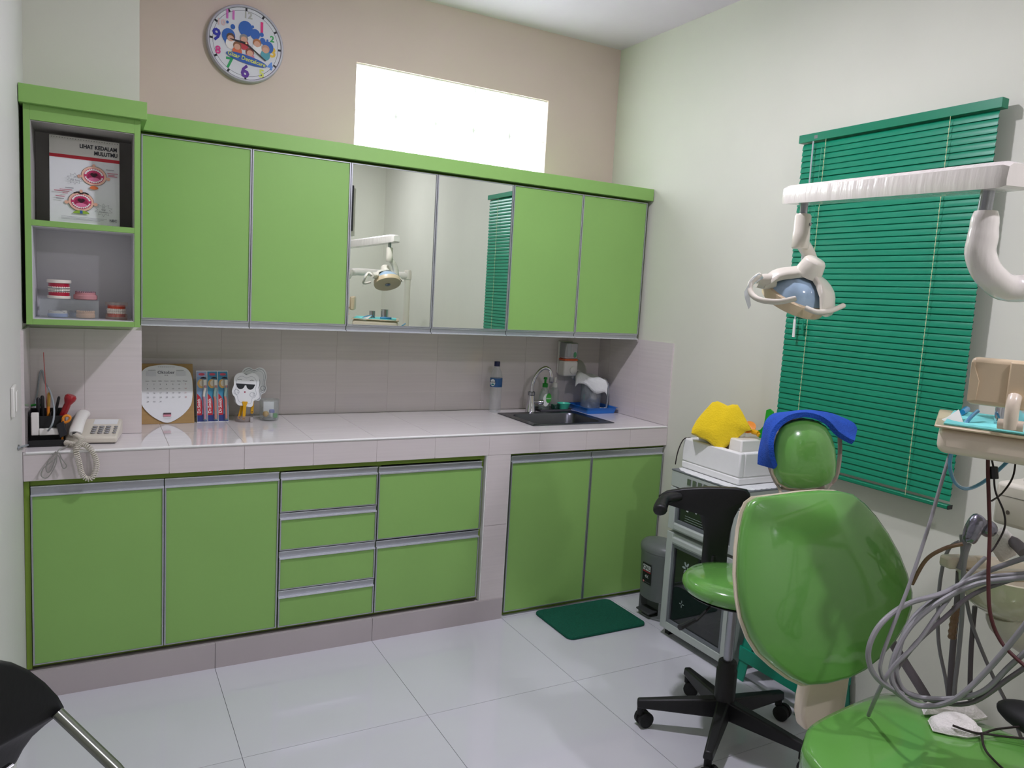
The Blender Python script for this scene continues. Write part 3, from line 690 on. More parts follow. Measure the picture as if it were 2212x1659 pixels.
# coiled handset cord hanging over the counter edge
core_p = [tp(-.050, -.094, .036), Vector((.165, -.590, Z0 + .030)), Vector((.150, -.630, Z0 + .004)), Vector((.158, -.634, .800)), Vector((.165, -.634, .765)), Vector((.178, -.634, .748)), Vector((.196, -.634, .752)),
          Vector((.208, -.634, .790)), Vector((.200, -.632, .828)), Vector((.178, -.618, Z0 + .016)), Vector((.145, -.575, Z0 + .012)), Vector((.118, -.540, Z0 + .012))]
cp = smooth_path(core_p, 14); co = []; up_ = Vector((0, 0, 1)); ph_ = 0.0
acc = 0
for i in range(len(cp) - 1):
    tg = (cp[i + 1] - cp[i]); ln = tg.length; tg.normalize(); x_ = tg.cross(Vector((0.1, 1, 0.05))).normalized(); y__ = tg.cross(x_)
    ns = max(1, int(ln / .0007))
    for q in range(ns):
        ph_ += (ln / ns) / .0062 * 2 * math.pi
        co.append(cp[i].lerp(cp[i + 1], q / ns) + (x_ * math.cos(ph_) + y__ * math.sin(ph_)) * .0078)
obj('coiled_cord', MB().tube(co[::1], .0021, 5), M['coil'], t, smooth=True)
lp = [tp(-.06, -.07, .006), Vector((.118, -.585, Z0 + .006)), Vector((.098, -.622, Z0 + .002)), Vector((.092, -.630, .80)), Vector((.070, -.632, .760)), Vector((.052, -.632, .765)), Vector((.058, -.632, .790)), Vector((.085, -.631, .815)), Vector((.100, -.628, .838)),
      Vector((.108, -.631, .82)), Vector((.122, -.632, .795)), Vector((.112, -.632, .788)), Vector((.098, -.629, .83)), Vector((.082, -.632, .79)), Vector((.070, -.632, .775)), Vector((.066, -.631, .80)), Vector((.092, -.626, .842))]
w_ = obj('phone_wire', MB().tube(smooth_path(lp, 6), .0019, 6), M['wirep'], smooth=True); tag(w_, 'thin grey telephone wire tied in a bow hanging over the counter edge', 'wire')

# desk organiser
t = thing('desk_organiser', 'black desk organiser with compartments beside the telephone', 'organiser', (0.070, -0.46, Z0))
ox0, ox1, oy0, oy1 = 0.010, 0.114, -0.535, -0.400
mb = MB(); mb.box(ox0, ox1, oy0, oy1, Z0, Z0 + .006); mb.box(ox0, ox1, oy1 - .003, oy1, Z0 + .006, Z0 + .110); mb.box(ox0, ox0 + .003, oy0 + .05, oy1 - .003, Z0 + .006, Z0 + .110)
mb.box(ox1 - .003, ox1, oy0 + .05, oy1 - .003, Z0 + .006, Z0 + .085); mb.box(ox0 + .003, ox1 - .003, oy0 + .05, oy0 + .053, Z0 + .006, Z0 + .095); mb.box(.070, .073, oy0 + .053, oy1 - .003, Z0 + .006, Z0 + .100)
mb.box(ox0, ox1, oy0, oy0 + .003, Z0 + .006, Z0 + .022)
obj('organiser_body', mb, M['black'], t, bevel=.001)
ad = obj('power_adapter', MB().box(.018, .040, -.510, -.490, Z0 + .034, Z0 + .110).box(.040, .098, -.512, -.490, Z0 + .034, Z0 + .056), M['white'], bevel=.003)
tag(ad, 'white L shaped plastic adapter resting in the front of the organiser', 'adapter')
st_ = obj('stamp', MB().lathe([(.010, 0), (.011, .030), (.0105, .045), (.018, .062), (.0185, .072), (.014, .078), (0, .079)], (.106, -.445, Z0 + .088), n=16, axis=(.35, -.1, .9)), M['redp'], smooth=True); tag(st_, 'dark red handled rubber stamp standing in the organiser', 'stamp')
def pen(lab, b, e, r, mt, cap=None):
    q = thing('pen', lab, 'pen', b, 'pens in the organiser'); b, e = Vector(b), Vector(e)
    obj('barrel', MB().tube([b, b.lerp(e, .7)], r, 8), mt, q, smooth=True); obj('cap', MB().tube([b.lerp(e, .7), b.lerp(e, .96), e], [r * 1.15, r * 1.15, r * .7], 8), cap or mt, q, smooth=True)
pen('thick black marker standing upright at the left of the organiser', (.036, -.43, Z0 + .007), (.034, -.424, Z0 + .150), .0055, M['black'])
pen('black marker leaning beside another black marker in the organiser', (.050, -.43, Z0 + .007), (.046, -.421, Z0 + .156), .005, M['blackr'])
pen('orange pencil with gold end in the organiser', (.060, -.43, Z0 + .007), (.066, -.418, Z0 + .166), .0045, M['orange'], mat('gold_ferrule', 'b08a3c', .35, metal=.6))
pen('slim black pen leaning right out of the organiser', (.066, -.432, Z0 + .007), (.096, -.418, Z0 + .152), .004, M['black'])
pn = obj('wooden_stick', MB().tube([(.060, -.425, Z0 + .10), (.054, -.395, Z0 + .215), (.049, -.372, Z0 + .300)], .0012, 5), mat('red_thread', 'd05a56', .6)); tag(pn, 'thin red stick rising from the organiser against the tiles', 'stick')
gp = obj('green_clip', MB().tube(smooth_path([(.012, -.395, Z0 + .118), (.030, -.398, Z0 + .121), (.046, -.40, Z0 + .118)], 4), .004, 7), M['grn2'], smooth=True); tag(gp, 'small bright green clip on the back edge of the organiser', 'clip')
sc_ = obj('scissors', MB().tube(smooth_path([(.112, -.50, Z0 + .074), (.126, -.50, Z0 + .080), (.130, -.50, Z0 + .092), (.120, -.50, Z0 + .098), (.110, -.50, Z0 + .090)], 4, True), .0045, 7, closed=True).box(.104, .110, -.503, -.497, Z0 + .006, Z0 + .08), M['orange'], smooth=True); tag(sc_, 'orange handled scissors at the right end of the organiser', 'scissors')
bb = obj('battery_pack', MB().obox((.100, -.520, Z0 + .024), (.022, 0, .012), (0, .018, 0), (-.010, 0, .046)), mat('pack_black', '26262c', .25, coat=.5), bevel=.002); tag(bb, 'shiny black battery pack leaning beside the scissors', 'battery')
# cable pinned on the wall
cb = obj('wall_cable', MB().tube(smooth_path([onx(40, 967, .004), onx(75, 955, .02), ony(108, 925, -.53), ony(117, 890, -.5), ony(110, 850, -.43), ony(97, 825, -.37), ony(92, 802, -.352), ony(86, 808, -.352), ony(80, 850, -.352), ony(74, 884, -.36)], 7), .0030, 7), M['wireg'], smooth=True); tag(cb, 'grey cable looping from the wall pin over the organiser', 'cable')
pin = obj('wall_pin', MB().lathe([(.009, 0), (.009, .003), (.002, .004), (.002, .012), (0, .013)], onx(39, 967, .0), n=12, axis=(1, 0, 0)), M['steel'], smooth=True); tag(pin, 'small metal cable pin in the left wall', 'pin')
# switch
sc = onx(25, 866, 0)
t = thing('light_switch', 'white rocker light switch on the left wall', 'switch', (0, sc.y, sc.z - .045))
obj('switch_plate', B(0.0005, .010, sc.y - .040, sc.y + .040, sc.z - .042, sc.z + .042), M['white'], t, bevel=.003); obj('rocker', B(.010, .014, sc.y - .022, sc.y + .022, sc.z - .028, sc.z + .028), M['white'], t, bevel=.002)

# ================================================================== COUNTER: calendar, brushes, fans
cbd = obj('cardboard_sheet', MB().obox((.362, -.165, Z0), (.197, 0, 0), (0, .006, 0), (0, .088, .232)), M['card'], bevel=.001); tag(cbd, 'brown cardboard sheet leaning on the wall behind the calendar', 'cardboard')
e = Vector((0, .088, .232)).normalized(); nf = Vector((1, 0, 0)).cross(e)
O = Vector((.458, -.165, Z0)) + nf * .0015
t = thing('tooth_calendar', 'white shield shaped month calendar standing against the cardboard', 'calendar', O)
sh = [(0, .003), (.030, .014), (.062, .038), (.088, .072), (.096, .110), (.098, .150), (.095, .195), (.082, .222), (.055, .236), (0, .243)]
sh = sh + [(-x, y) for x, y in sh[-2:0:-1]]
spl = smooth_path([Vector((x, y, 0)) for x, y in sh], 4, True)
obj('calendar_sheet', MB().prism([O + Vector((1, 0, 0)) * v.x + e * v.y for v in spl], nf * .004), M['paper'], t)
p = Print(O + nf * .004, (1, 0, 0), e)
p.text('Oktober', 0, .210, .018, '4a4c58', bold=.01); p.text('2018', 0, .198, .007, '6a6a70')
for k in range(9): p.rect(-.030 + k * .0072, -.026 + k * .0072, .232, .2335, '8a8a8c')
for sx_ in (-1, 1): p.rect(sx_ * .052 - .014, sx_ * .052 + .014, .218, .2192, '6a6c74'); p.rect(sx_ * .055 - .018, sx_ * .055 + .018, .196, .214, 'dadde0')
days = ['Senin', 'Selasa', 'Rabu', 'Kamis', 'Jumat', 'Sabtu', 'Minggu']
for c in range(7): p.text(days[c], -.069 + c * .0232, .174, .0062, '55575e')
n_ = 1
for r in range(5):
    for c in range(7):
        if n_ > 31: break
        p.text(str(n_), -.069 + c * .0232, .160 - r * .0178, .0078, 'b05c64' if c == 6 else '5a5c62'); n_ += 1
p.rect(-.014, .014, .036, .043, '4a3038'); p.rect(-.014, .014, .028, .036, 'd58a9a'); p.rect(-.016, .016, .022, .0228, 'b4b4b8'); p.rect(-.012, .012, .018, .0188, 'b4b4b8')
p.done(t, 'calendar_print')
# toothbrush packs
for i in range(3):
    x = .5705 + i * .0412; lab = ('pink toothbrush in a blister pack with red label beside the cardboard', 'toothbrush blister pack between two other packs', 'toothbrush blister pack at the end beside the tooth shaped fans')[i]
    t = thing('toothbrush_pack', lab, 'toothbrush', (x + .020, -.13, Z0), 'toothbrush packs')
    bk = Vector((0, .045, .207)); be = bk.normalized(); O = Vector((x, -.150, Z0)); nb = Vector((1, 0, 0)).cross(be)
    obj('backing_card', MB().obox(O, (.0400, 0, 0), bk, -nb * .001), M['paper'], t)
    p = Print(O, (1, 0, 0), be, .0002)
    p.rect(.001, .039, .004, .209, '3f93b4' if i else '7f9fc0'); p.rect(.001, .039, .186, .209, '3c86a8' if i else '9aa9c8'); p.rect(.001, .039, .002, .032, '283a7c')
    p.ell(.020, .197, .012, .0055, 'c94a5c', n=16); p.poly([(.001, .118), (.013, .104), (.019, .088), (.021, .060), (.019, .028), (.001, .028)], 'b8222f')
    p.ell(.018, .158, .015, .019, 'e0b468', n=18); p.ell(.022, .160, .011, .013, 'e4dcc6', n=16)
    p.text('Dr.Smith', .0085, .066, .0165, 'f0eaea', rot=90, bold=.02); p.poly([(.014, .179), (.039, .179), (.036, .184), (.026, .187), (.018, .184)], '141a28')
    p.rect(.026, .037, .006, .125, '3d8a86' if i else '6aa3b4')
    p.done(t, 'card_print')
    hc, hm = (M['tooth'], mat('pink_handle', 'd27a94', .3)) if i == 0 else (mat('pale_green_handle_%d' % i, '8fb8a8', .3), mat('coral_grip_%d' % i, 'd86a58', .35))
    def q_(u, v): return O + Vector((u, 0, 0)) + be * v + nb * .006
    brush = obj('toothbrush', MB().tube(smooth_path([q_(.030, .012), q_(.0295, .055), q_(.029, .090), q_(.026, .104), q_(.028, .120), q_(.033, .140), q_(.0325, .172)], 4), [.0042] * 5 + [.005] * 4 + [.0045] * 4 + [.003] * 4 + [.0028] * 4 + [.0032] * 4, 8), hm, t, smooth=True)
    obj('bristles', MB().obox(q_(.026, .150) - nb * .002, (.011, 0, 0), be * .022, nb * .009), M['tooth'], brush)
    obj('neck', MB().tube(smooth_path([q_(.0262, .104), q_(.028, .120), q_(.033, .140)], 4), .0049, 8), hc, brush, smooth=True)
    bl = MB().obox(O + Vector((.022, 0, 0)) + be * .006 + nb * .0008, (.016, 0, 0), be * .172, nb * .014); obj('blister', bl, M['clear'], t, bevel=.003)
# tooth shaped fans in a dark cup
TO = [(0, .118), (.020, .128), (.038, .124), (.050, .108), (.053, .085), (.050, .062), (.056, .040), (.050, .022), (.036, .014), (.034, -.004), (.026, -.014), (.008, -.012), (0, -.010), (-.010, -.010), (-.026, -.008), (-.035, .004), (-.040, .022), (-.050, .034), (-.054, .050), (-.048, .074), (-.050, .095), (-.046, .112), (-.034, .124), (-.018, .126)]
def fan(lab, O, ux_, rot, front):
    O = Vector(O); r = R_(rot); ux_ = Vector((math.cos(r), 0.0, math.sin(r))); uy_ = Vector((-math.sin(r), .10, math.cos(r))).normalized(); n_ = ux_.cross(uy_).normalized()
    t = thing('tooth_fan', lab, 'hand fan', O - uy_ * .070, 'tooth fans in the cup')
    pts = smooth_path([Vector((x, y, 0)) for x, y in TO], 3, True)
    obj('fan_sheet', MB().prism([O + ux_ * v.x + uy_ * v.y for v in pts], n_ * .002), M['paper'], t)
    p = Print(O + n_ * .002, ux_, uy_)
    inn = [(v.x * .78, .055 + (v.y - .055) * .80) for v in pts]; p.line(inn + [inn[0]], .0010, '9aa0a8')
    if front:
        for sx_ in (-1, 1):
            p.ell(sx_ * .0195 - .002, .078, .0165, .020, '23282c', n=18, a0=180, a1=360); p.line([(sx_ * .024 - .010, .096), (sx_ * .024 - .002, .099), (sx_ * .024 + .006, .096)], .0016, '30343a')
        p.rect(-.040, .036, .075, .081, '23282c'); p.ell(-.003, .047, .0032, .0038, 'a8455c', n=12)
        for cx_, cy_ in ((-.036, .046), (.028, .038)): p.ring(cx_, cy_, .0098, .0108, '8a9098', n=20); p.line([(cx_ + .002, cy_ + .004), (cx_ + .009, cy_ + .005)], .001, '8a9098'); p.line([(cx_ + .002, cy_ - .002), (cx_ + .009, cy_ - .002)], .001, '8a9098')
    else:
        p.line([(v.x * .90, .055 + (v.y - .055) * .91) for v in pts] + [(pts[0].x * .9, .055 + (pts[0].y - .055) * .91)], .0014, '4a4e58'); p.ring(.040, .040, .009, .0102, '6a7078', n=18)
    p.done(t, 'fan_print')
    hb = O - uy_ * .070; hm = MB().prism([O + ux_ * x + uy_ * y + n_ * .0022 for x, y in ((-.011, .004), (-.010, .008), (.010, .008), (.011, .004), (.0065, -.010), (.006, -.066), (.003, -.070), (-.003, -.070), (-.006, -.066), (-.0065, -.010))], n_ * .004)
    obj('fan_handle', hm, M['mustard'], t, bevel=.0012)
    ph2 = Print(O + n_ * .0063, ux_, uy_); ph2.ell(0, -.062, .0025, .0025, '4a3208', n=10); ph2.done(t, 'handle_hole')
fan('front tooth shaped fan wearing printed sunglasses with yellow handle', (.752, -.170, Z0 + .078), None, -4, True)
fan('tooth shaped fan half hidden behind the sunglasses fan', (.792, -.120, Z0 + .096), None, -3, False)
fan('tooth shaped fan peeking out behind with its handle slanting left', (.748, -.148, Z0 + .077), None, -14, False)
t = thing('pen_cup', 'low clear plastic cup holding the tooth fans', 'cup', (.752, -.15, Z0))
obj('cup_wall', MB().lathe([(.0, 0), (.034, 0), (.036, .003), (.037, .026), (.0358, .026), (.0348, .004), (0, .002)], (.752, -.150, Z0), n=28), mat_clear('smoky_cup', 'eeeae8', .10), t, smooth=True)
er = obj('eraser', B(.772, .784, -.186, -.178, Z0, Z0 + .020), M['greyp'], bevel=.002); tag(er, 'small grey eraser in front of the pen cup', 'eraser')
# glass jar with odds and ends
jc = Vector((.858, -.140, Z0))
t = thing('glass_tumbler', 'short clear glass tumbler filled with small trinkets', 'glass', jc)
obj('glass_wall', MB().lathe([(0, 0), (.036, 0), (.039, .004), (.040, .090), (.0385, .090), (.0375, .006), (0, .004)], jc, n=32), M['glassy'], t, smooth=True)
for nm, lab, cat, c, mk in (('toy_ball', 'yellow ball inside the glass tumbler', 'ball', (-.016, -.010, .028), lambda c: (MB().ball(c, .013, 14, 8), M['mustard'])),
                            ('bottle_cap', 'blue cap inside the glass tumbler', 'cap', (.008, -.014, .034), lambda c: (MB().lathe([(.0, 0), (.011, 0), (.0115, .010), (.009, .013), (0, .013)], c, n=16), ink('2b48b4'))),
                            ('toy_block', 'green block inside the glass tumbler', 'block', (.022, -.012, .020), lambda c: (MB().box(c.x - .008, c.x + .008, c.y - .008, c.y + .008, c.z - .008, c.z + .010), M['grn2'])),
                            ('white_card', 'small white card standing inside the glass tumbler', 'card', (0, .010, .006), lambda c: (MB().obox(c + Vector((-.022, 0, 0)), (.044, .004, -.003), (0, .002, .072), (0, .001, 0)), M['paper'])),
                            ('coin_disc', 'silver discs lying at the bottom of the glass tumbler', 'disc', (0, -.003, .0055), lambda c: (MB().lathe([(0, 0), (.030, 0), (.030, .004), (0, .004)], c, n=20), M['steel']))):
    g_, m_ = mk(jc + Vector(c)); o = obj(nm, g_, m_, smooth=True); tag(o, lab, cat)
# ================================================================== SINK AREA
t = thing('kitchen_sink', 'dark stainless steel drop-in sink in the counter', 'sink', ((SX0 + SX1) / 2, (SY0 + SY1) / 2, CZ - .15))
def rr(x0, x1, y0, y1, z, r, k=5):
    q = []
    for cx, cy, a in ((x1 - r, y0 + r, -90), (x1 - r, y1 - r, 0), (x0 + r, y1 - r, 90), (x0 + r, y0 + r, 180)):
        for i in range(k + 1): th = R_(a + 90 * i / k); q.append((cx + r * math.cos(th), cy + r * math.sin(th), z))
    return q
rings = [rr(SX0 - .004, SX1 + .004, SY0 - .004, SY1 + .004, CZ + .0008, .006), rr(SX0 - .002, SX1 + .002, SY0 - .002, SY1 + .002, CZ + .0035, .006), rr(SX0 + .040, SX1 - .040, SY0 + .030, SY1 - .045, CZ + .002, .05), rr(SX0 + .045, SX1 - .045, SY0 + .035, SY1 - .050, CZ - .008, .05),
         rr(SX0 + .055, SX1 - .055, SY0 + .045, SY1 - .060, CZ - .120, .045), rr(SX0 + .085, SX1 - .085, SY0 + .075, SY1 - .09, CZ - .135, .03)]
mb = MB(); n = len(rings[0]); mb.add([v for r in rings for v in r], [(i * n + j, i * n + (j + 1) % n, (i + 1) * n + (j + 1) % n, (i + 1) * n + j) for i in range(len(rings) - 1) for j in range(n)] + [tuple(range((len(rings) - 1) * n, len(rings) * n))])
obj('sink_bowl', mb, M['steel_d'], t, smooth=True, ang=50)
obj('drain', MB().lathe([(.028, 0), (.028, .004), (.018, .002), (0, .002)], ((SX0 + SX1) / 2, (SY0 + SY1) / 2, CZ - .135), n=20), M['chrome'], t, smooth=True)
fx, fy = 2.168, -0.112
t = thing('faucet', 'chrome gooseneck faucet with side knob behind the sink', 'faucet', (fx, fy, Z0))
obj('faucet_base', MB().lathe([(.028, 0), (.026, .004), (.018, .060), (.0165, .085)], (fx, fy, Z0), n=24), M['chrome'], t, smooth=True)
obj('collar', MB().lathe([(.0155, 0), (.0185, .003), (.0185, .018), (.0155, .021)], (fx, fy, Z0 + .085), n=24), M['steel'], t, smooth=True)
dx, dy = .80, -.30
sp = [(fx, fy, Z0 + .100)] + [(fx + dx * q, fy + dy * q, Z0 + z) for q, z in ((.002, .14), (.016, .180), (.044, .215), (.076, .230), (.102, .220), (.114, .195), (.116, .180))]
obj('spout', MB().tube(smooth_path(sp, 6), .0088, 12), M['chrome'], t, smooth=True)
e_ = Vector(sp[-1]); obj('aerator', MB().lathe([(.010, -.026), (.0115, -.024), (.0115, -.010), (.0095, .004)], e_, n=18), M['steel'], t, smooth=True)
obj('knob_stem', MB().cyl((fx + .01, fy - .008, Z0 + .052), (fx + .034, fy - .014, Z0 + .052), .006), M['chrome'], t, smooth=True)
obj('knob', MB().tube([(fx + .033, fy - .014, Z0 + .052), (fx + .036, fy - .0148, Z0 + .052), (fx + .060, fy - .021, Z0 + .052), (fx + .063, fy - .022, Z0 + .052)], [.010, .0125, .0125, .009], 10), M['chrome'], t, smooth=True)
# water bottle
bc = Vector((1.972, -.090, Z0))
t = thing('water_bottle', 'clear plastic water bottle with navy cap and blue label by the sink', 'bottle', bc)
k = 1.06
prof = [(0, .002), (.026, 0), (.030, .006), (.0305, .03), (.029, .05), (.0305, .07), (.029, .09), (.0305, .11), (.030, .140), (.0305, .165), (.026, .190), (.015, .212), (.0125, .222), (.0125, .226)]
obj('bottle_body', MB().lathe([(r, z * k) for r, z in prof], bc, n=28), M['clear'], t, smooth=True, ang=60)
obj('bottle_cap', MB().lathe([(.0145, .219 * k), (.0145, .240 * k), (.0135, .242 * k), (0, .242 * k)], bc, n=20), M['navy'], t, smooth=True)
lb = obj('bottle_label', MB().lathe([(.0308, .122 * k), (.0312, .123 * k), (.0312, .163 * k), (.0308, .164 * k)], bc, n=32), M['labelb'], t, smooth=True)
va = Vector((CAM.x - bc.x, CAM.y - bc.y, 0)).normalized(); vr = Vector((-va.y, va.x, 0))
q = va * .86 - vr * .50; q.normalize(); qr = Vector((-q.y, q.x, 0))
p = Print(bc + q * .0325 + Vector((0, 0, .143 * k)), qr, (0, 0, 1)); p.ell(0, 0, .014, .018, 'e4eaea', n=20); p.text('AQUA', 0, .003, .011, '1f2c44', bold=.02); p.ell(0, -.009, .009, .004, '2c8a8e', n=14); p.done(lb, 'label_print')
# soap dispenser on the wall
dc = ony(1228, 790, -.05); dx0 = ony(1213, 740, -.04).x; dx1 = ony(1242, 740, -.04).x; dz1 = ony(1228, 738, -.06).z; dz0 = ony(1228, 812, -.06).z
dxm = (dx0 + dx1) / 2; hw = .046
t = thing('soap_dispenser', 'white wall soap dispenser with clear tank and orange band above the sink', 'soap dispenser', (dxm, -.05, dz0))
H_ = dz1 - dz0
obj('back_plate', B(dxm - hw, dxm + hw, -.022, -.0095, dz0 + .01, dz1), M['soap'], t, bevel=.004)
obj('tank', B(dxm - hw + .006, dxm + hw - .006, -.080, -.022, dz0 + H_ * .50, dz1 - .004), mat_clear('tank_clear', 'dfe3e6', .35, .2), t, bevel=.006)
obj('soap_level', B(dxm - hw + .009, dxm + hw - .009, -.076, -.026, dz0 + H_ * .505, dz0 + H_ * .545), mat('soap_orange', 'e05a2c', .3), t)
obj('orange_band', B(dxm - hw + .004, dxm + hw - .004, -.082, -.022, dz0 + H_ * .455, dz0 + H_ * .50), mat('band_orange', 'e0602e', .35), t, bevel=.002)
obj('front_cover', B(dxm - hw + .002, dxm + hw - .002, -.084, -.022, dz0, dz0 + H_ * .45), M['soap'], t, bevel=.010, seg=3)
obj('push_button', MB().lathe([(.020, 0), (.020, .006), (.016, .009), (0, .009)], (dxm + .012, -.084, dz0 + H_ * .18), n=24, axis=(0, -1, 0)), M['white'], t, smooth=True)
p = Print((dxm, -.0802, dz0 + H_ * .68), (1, 0, 0), (0, 0, 1)); p.ell(.022, -.01, .010, .016, '58a878', n=14); p.rect(-.026, -.006, -.02, .05, 'c9ccd2'); p.done(t, 'tank_sticker')
# steel tray with sanitiser, pump bottle and mint bowl
ty = [onz(1163, 880, Z0), onz(1178, 889, Z0), onz(1240, 888, Z0), onz(1250, 879, Z0)]
tx0, tx1, ty0, ty1 = 2.215, 2.425, -.128, -.020
t = thing('steel_tray', 'small dark steel tray behind the sink holding bottles', 'tray', ((tx0 + tx1) / 2, -.075, Z0))
mb = MB(); R1 = rr(tx0 + .012, tx1 - .012, ty0 + .010, ty1 - .010, Z0, .012); R2 = rr(tx0 + .004, tx1 - .004, ty0 + .004, ty1 - .004, Z0 + .011, .014); R3 = rr(tx0, tx1, ty0, ty1, Z0 + .012, .016); R4 = rr(tx0 + .006, tx1 - .006, ty0 + .006, ty1 - .006, Z0 + .010, .013); R5 = rr(tx0 + .014, tx1 - .014, ty0 + .012, ty1 - .012, Z0 + .002, .011)
n = len(R1); LL = [R1, R2, R3, R4, R5]
mb.add([v for r in LL for v in r], [tuple(range(n))[::-1]] + [(i * n + j, i * n + (j + 1) % n, (i + 1) * n + (j + 1) % n, (i + 1) * n + j) for i in range(4) for j in range(n)] + [tuple(range(4 * n, 5 * n))])
obj('tray_dish', mb, M['steel_d'], t, smooth=True)
ZT_ = Z0 + .0025
b1 = Vector((2.272, -.072, ZT_))
t = thing('sanitiser_bottle', 'clear hand sanitiser bottle with green cap and green oval label on the tray', 'bottle', b1)
obj('bottle_body', MB().lathe([(0, 0), (.028, 0), (.032, .006), (.034, .05), (.030, .085), (.020, .108), (.013, .114), (.013, .120)], b1, n=26, sx=1.0, sy=.62), mat_clear('sanitiser', 'eaf4ee', .16), t, smooth=True, ang=60)
obj('bottle_cap', MB().lathe([(.0145, .119), (.0145, .138), (.012, .140), (.006, .141), (.006, .160), (.011, .161), (.009, .172), (0, .173)], b1, n=18), M['grn2'], t, smooth=True)
p = Print(b1 + Vector((.004, -.0225, .058)), (1, 0, 0), (0, -.05, 1)); p.ell(-.006, -.004, .020, .034, 'e6ebe6', n=22); p.ell(.008, .006, .017, .026, '3aa03a', n=22); p.text('Dettol', .008, .004, .011, 'e8f2e8', bold=.01); p.done(t, 'label_print')
b2 = Vector((2.345, -.052, ZT_))
t = thing('pump_bottle', 'clear pump bottle with white head on the tray', 'bottle', b2)
obj('bottle_body', MB().lathe([(0, 0), (.022, 0), (.024, .004), (.024, .095), (.020, .108), (.012, .114), (.012, .118)], b2, n=24), M['glassy'], t, smooth=True, ang=60)
obj('pump_head', MB().lathe([(.0145, .116), (.0145, .138), (.010, .140), (.005, .142), (.005, .152), (.008, .153), (.0065, .170), (0, .171)], b2, n=18), M['white'], t, smooth=True)
b3 = Vector((2.382, -.092, ZT_))
t = obj('mint_bowl', MB().lathe([(0, 0), (.022, 0), (.024, .003), (.034, .034), (.036, .036), (.0345, .037), (.0325, .034), (.022, .005), (0, .003)], b3, n=28), M['mint'], smooth=True, ang=50); tag(t, 'small mint green plastic bowl on the tray', 'bowl')
b4 = Vector((2.325, -.101, ZT_)); t = obj('teal_dish', MB().lathe([(0, 0), (.016, 0), (.020, .006), (.023, .030), (.0215, .030), (.018, .006), (0, .003)], b4, n=24), M['tealc'], smooth=True, ang=50); tag(t, 'translucent teal cup lying beside the mint bowl', 'cup')
# blue tray with jug, towel and lid
ux0, ux1, uy0, uy1 = 2.435, 2.632, -.238, -.030
t = thing('blue_tray', 'blue plastic tray with raised rim in the counter corner', 'tray', ((ux0 + ux1) / 2, -.13, Z0))
R1 = rr(ux0 + .012, ux1 - .012, uy0 + .012, uy1 - .012, Z0, .012); R2 = rr(ux0 + .003, ux1 - .003, uy0 + .003, uy1 - .003, Z0 + .030, .014); R3 = rr(ux0 - .004, ux1 + .004, uy0 - .004, uy1 + .004, Z0 + .032, .016); R4 = rr(ux0 + .006, ux1 - .006, uy0 + .006, uy1 - .006, Z0 + .031, .013); R5 = rr(ux0 + .014, ux1 - .014, uy0 + .014, uy1 - .014, Z0 + .003, .011)
LL = [R1, R2, R3, R4, R5]; n = len(R1); mb = MB()
mb.add([v for r in LL for v in r], [tuple(range(n))[::-1]] + [(i * n + j, i * n + (j + 1) % n, (i + 1) * n + (j + 1) % n, (i + 1) * n + j) for i in range(4) for j in range(n)] + [tuple(range(4 * n, 5 * n))])
obj('tray_dish', mb, M['bluetray'], t, smooth=True)
jc = Vector((2.525, -.130, Z0 + .004))
t = thing('water_jug', 'clear plastic jug with handle standing in the blue tray', 'jug', jc)
obj('jug_wall', MB().lathe([(0, .002), (.050, 0), (.053, .004), (.056, .17), (.0545, .17), (.0515, .006), (0, .005)], jc, n=32), mat_clear('jug_plastic', 'e9eef0', .16, .12), t, smooth=True)
hd = Vector((.75, -.45, 0)).normalized()
hp = [jc + hd * .053 + Vector((0, 0, .150)), jc + hd * .075 + Vector((0, 0, .152)), jc + hd * .088 + Vector((0, 0, .135)), jc + hd * .088 + Vector((0, 0, .03)), jc + hd * .078 + Vector((0, 0, .014)), jc + hd * .051 + Vector((0, 0, .014))]
obj('jug_handle', MB().tube(smooth_path(hp, 4), .008, 8, flat=.7), mat_clear('jug_handle_plastic', 'cfd8dc', .4, .2), t, smooth=True)
# towel over the jug
th_ = Vector((CAM.x - jc.x, CAM.y - jc.y, 0)).normalized(); tr = Vector((-th_.y, th_.x, 0)); top = Z0 + .205; V = []
NU, NV = 18, 16
for i in range(NU + 1):
    for j in range(NV + 1):
        u = -1 + 2 * i / NU; v = -1 + 2 * j / NV            # u across, v front(-1) to back
        a_ = u * .090; b_ = v * .115
        cu = max(-.075, min(.075, a_)); cv = max(-.058, min(.058, b_))
        over = (abs(b_) - .058 if abs(b_) > .058 else 0)
        z = top - over * (1.05 + .25 * math.sin(3.0 * u + .5)) - .10 * max(0, abs(u) - .80) - .018 * (u + 1) + .005 * math.sin(6 * u + 3 * v)
        off = -cv + (-.006 if b_ > .058 else .006 if b_ < -.058 else 0) + .006 * math.sin(5 * u) * (over > 0)
        V.append(jc * 1.0 + tr * (cu + (a_ - cu) * .6) + th_ * off + Vector((0, 0, z - jc.z)))
W_ = NV + 1; F = []
for i in range(NU):
    for j in range(NV): F.append((i * W_ + j, (i + 1) * W_ + j, (i + 1) * W_ + j + 1, i * W_ + j + 1))
tw = obj('white_towel', MB().add(V, F), M['towel'], smooth=True, ang=180); sm = tw.modifiers.new('s', 'SOLIDIFY'); sm.thickness = .005; sm.offset = 0; tag(tw, 'folded white cloth draped over the jug', 'towel')
t = obj('pot_cover', MB().lathe([(0, .016), (.02, .0150), (.045, .008), (.060, .001), (.0615, -.001), (.060, -.002), (.045, .005), (0, .013)], Vector((2.500, -.030, Z0 + .205)), n=36, axis=(0.1, -1, .22)), M['lid'], smooth=True, ang=60); tag(t, 'round glass lid leaning on the tiles behind the jug', 'lid')

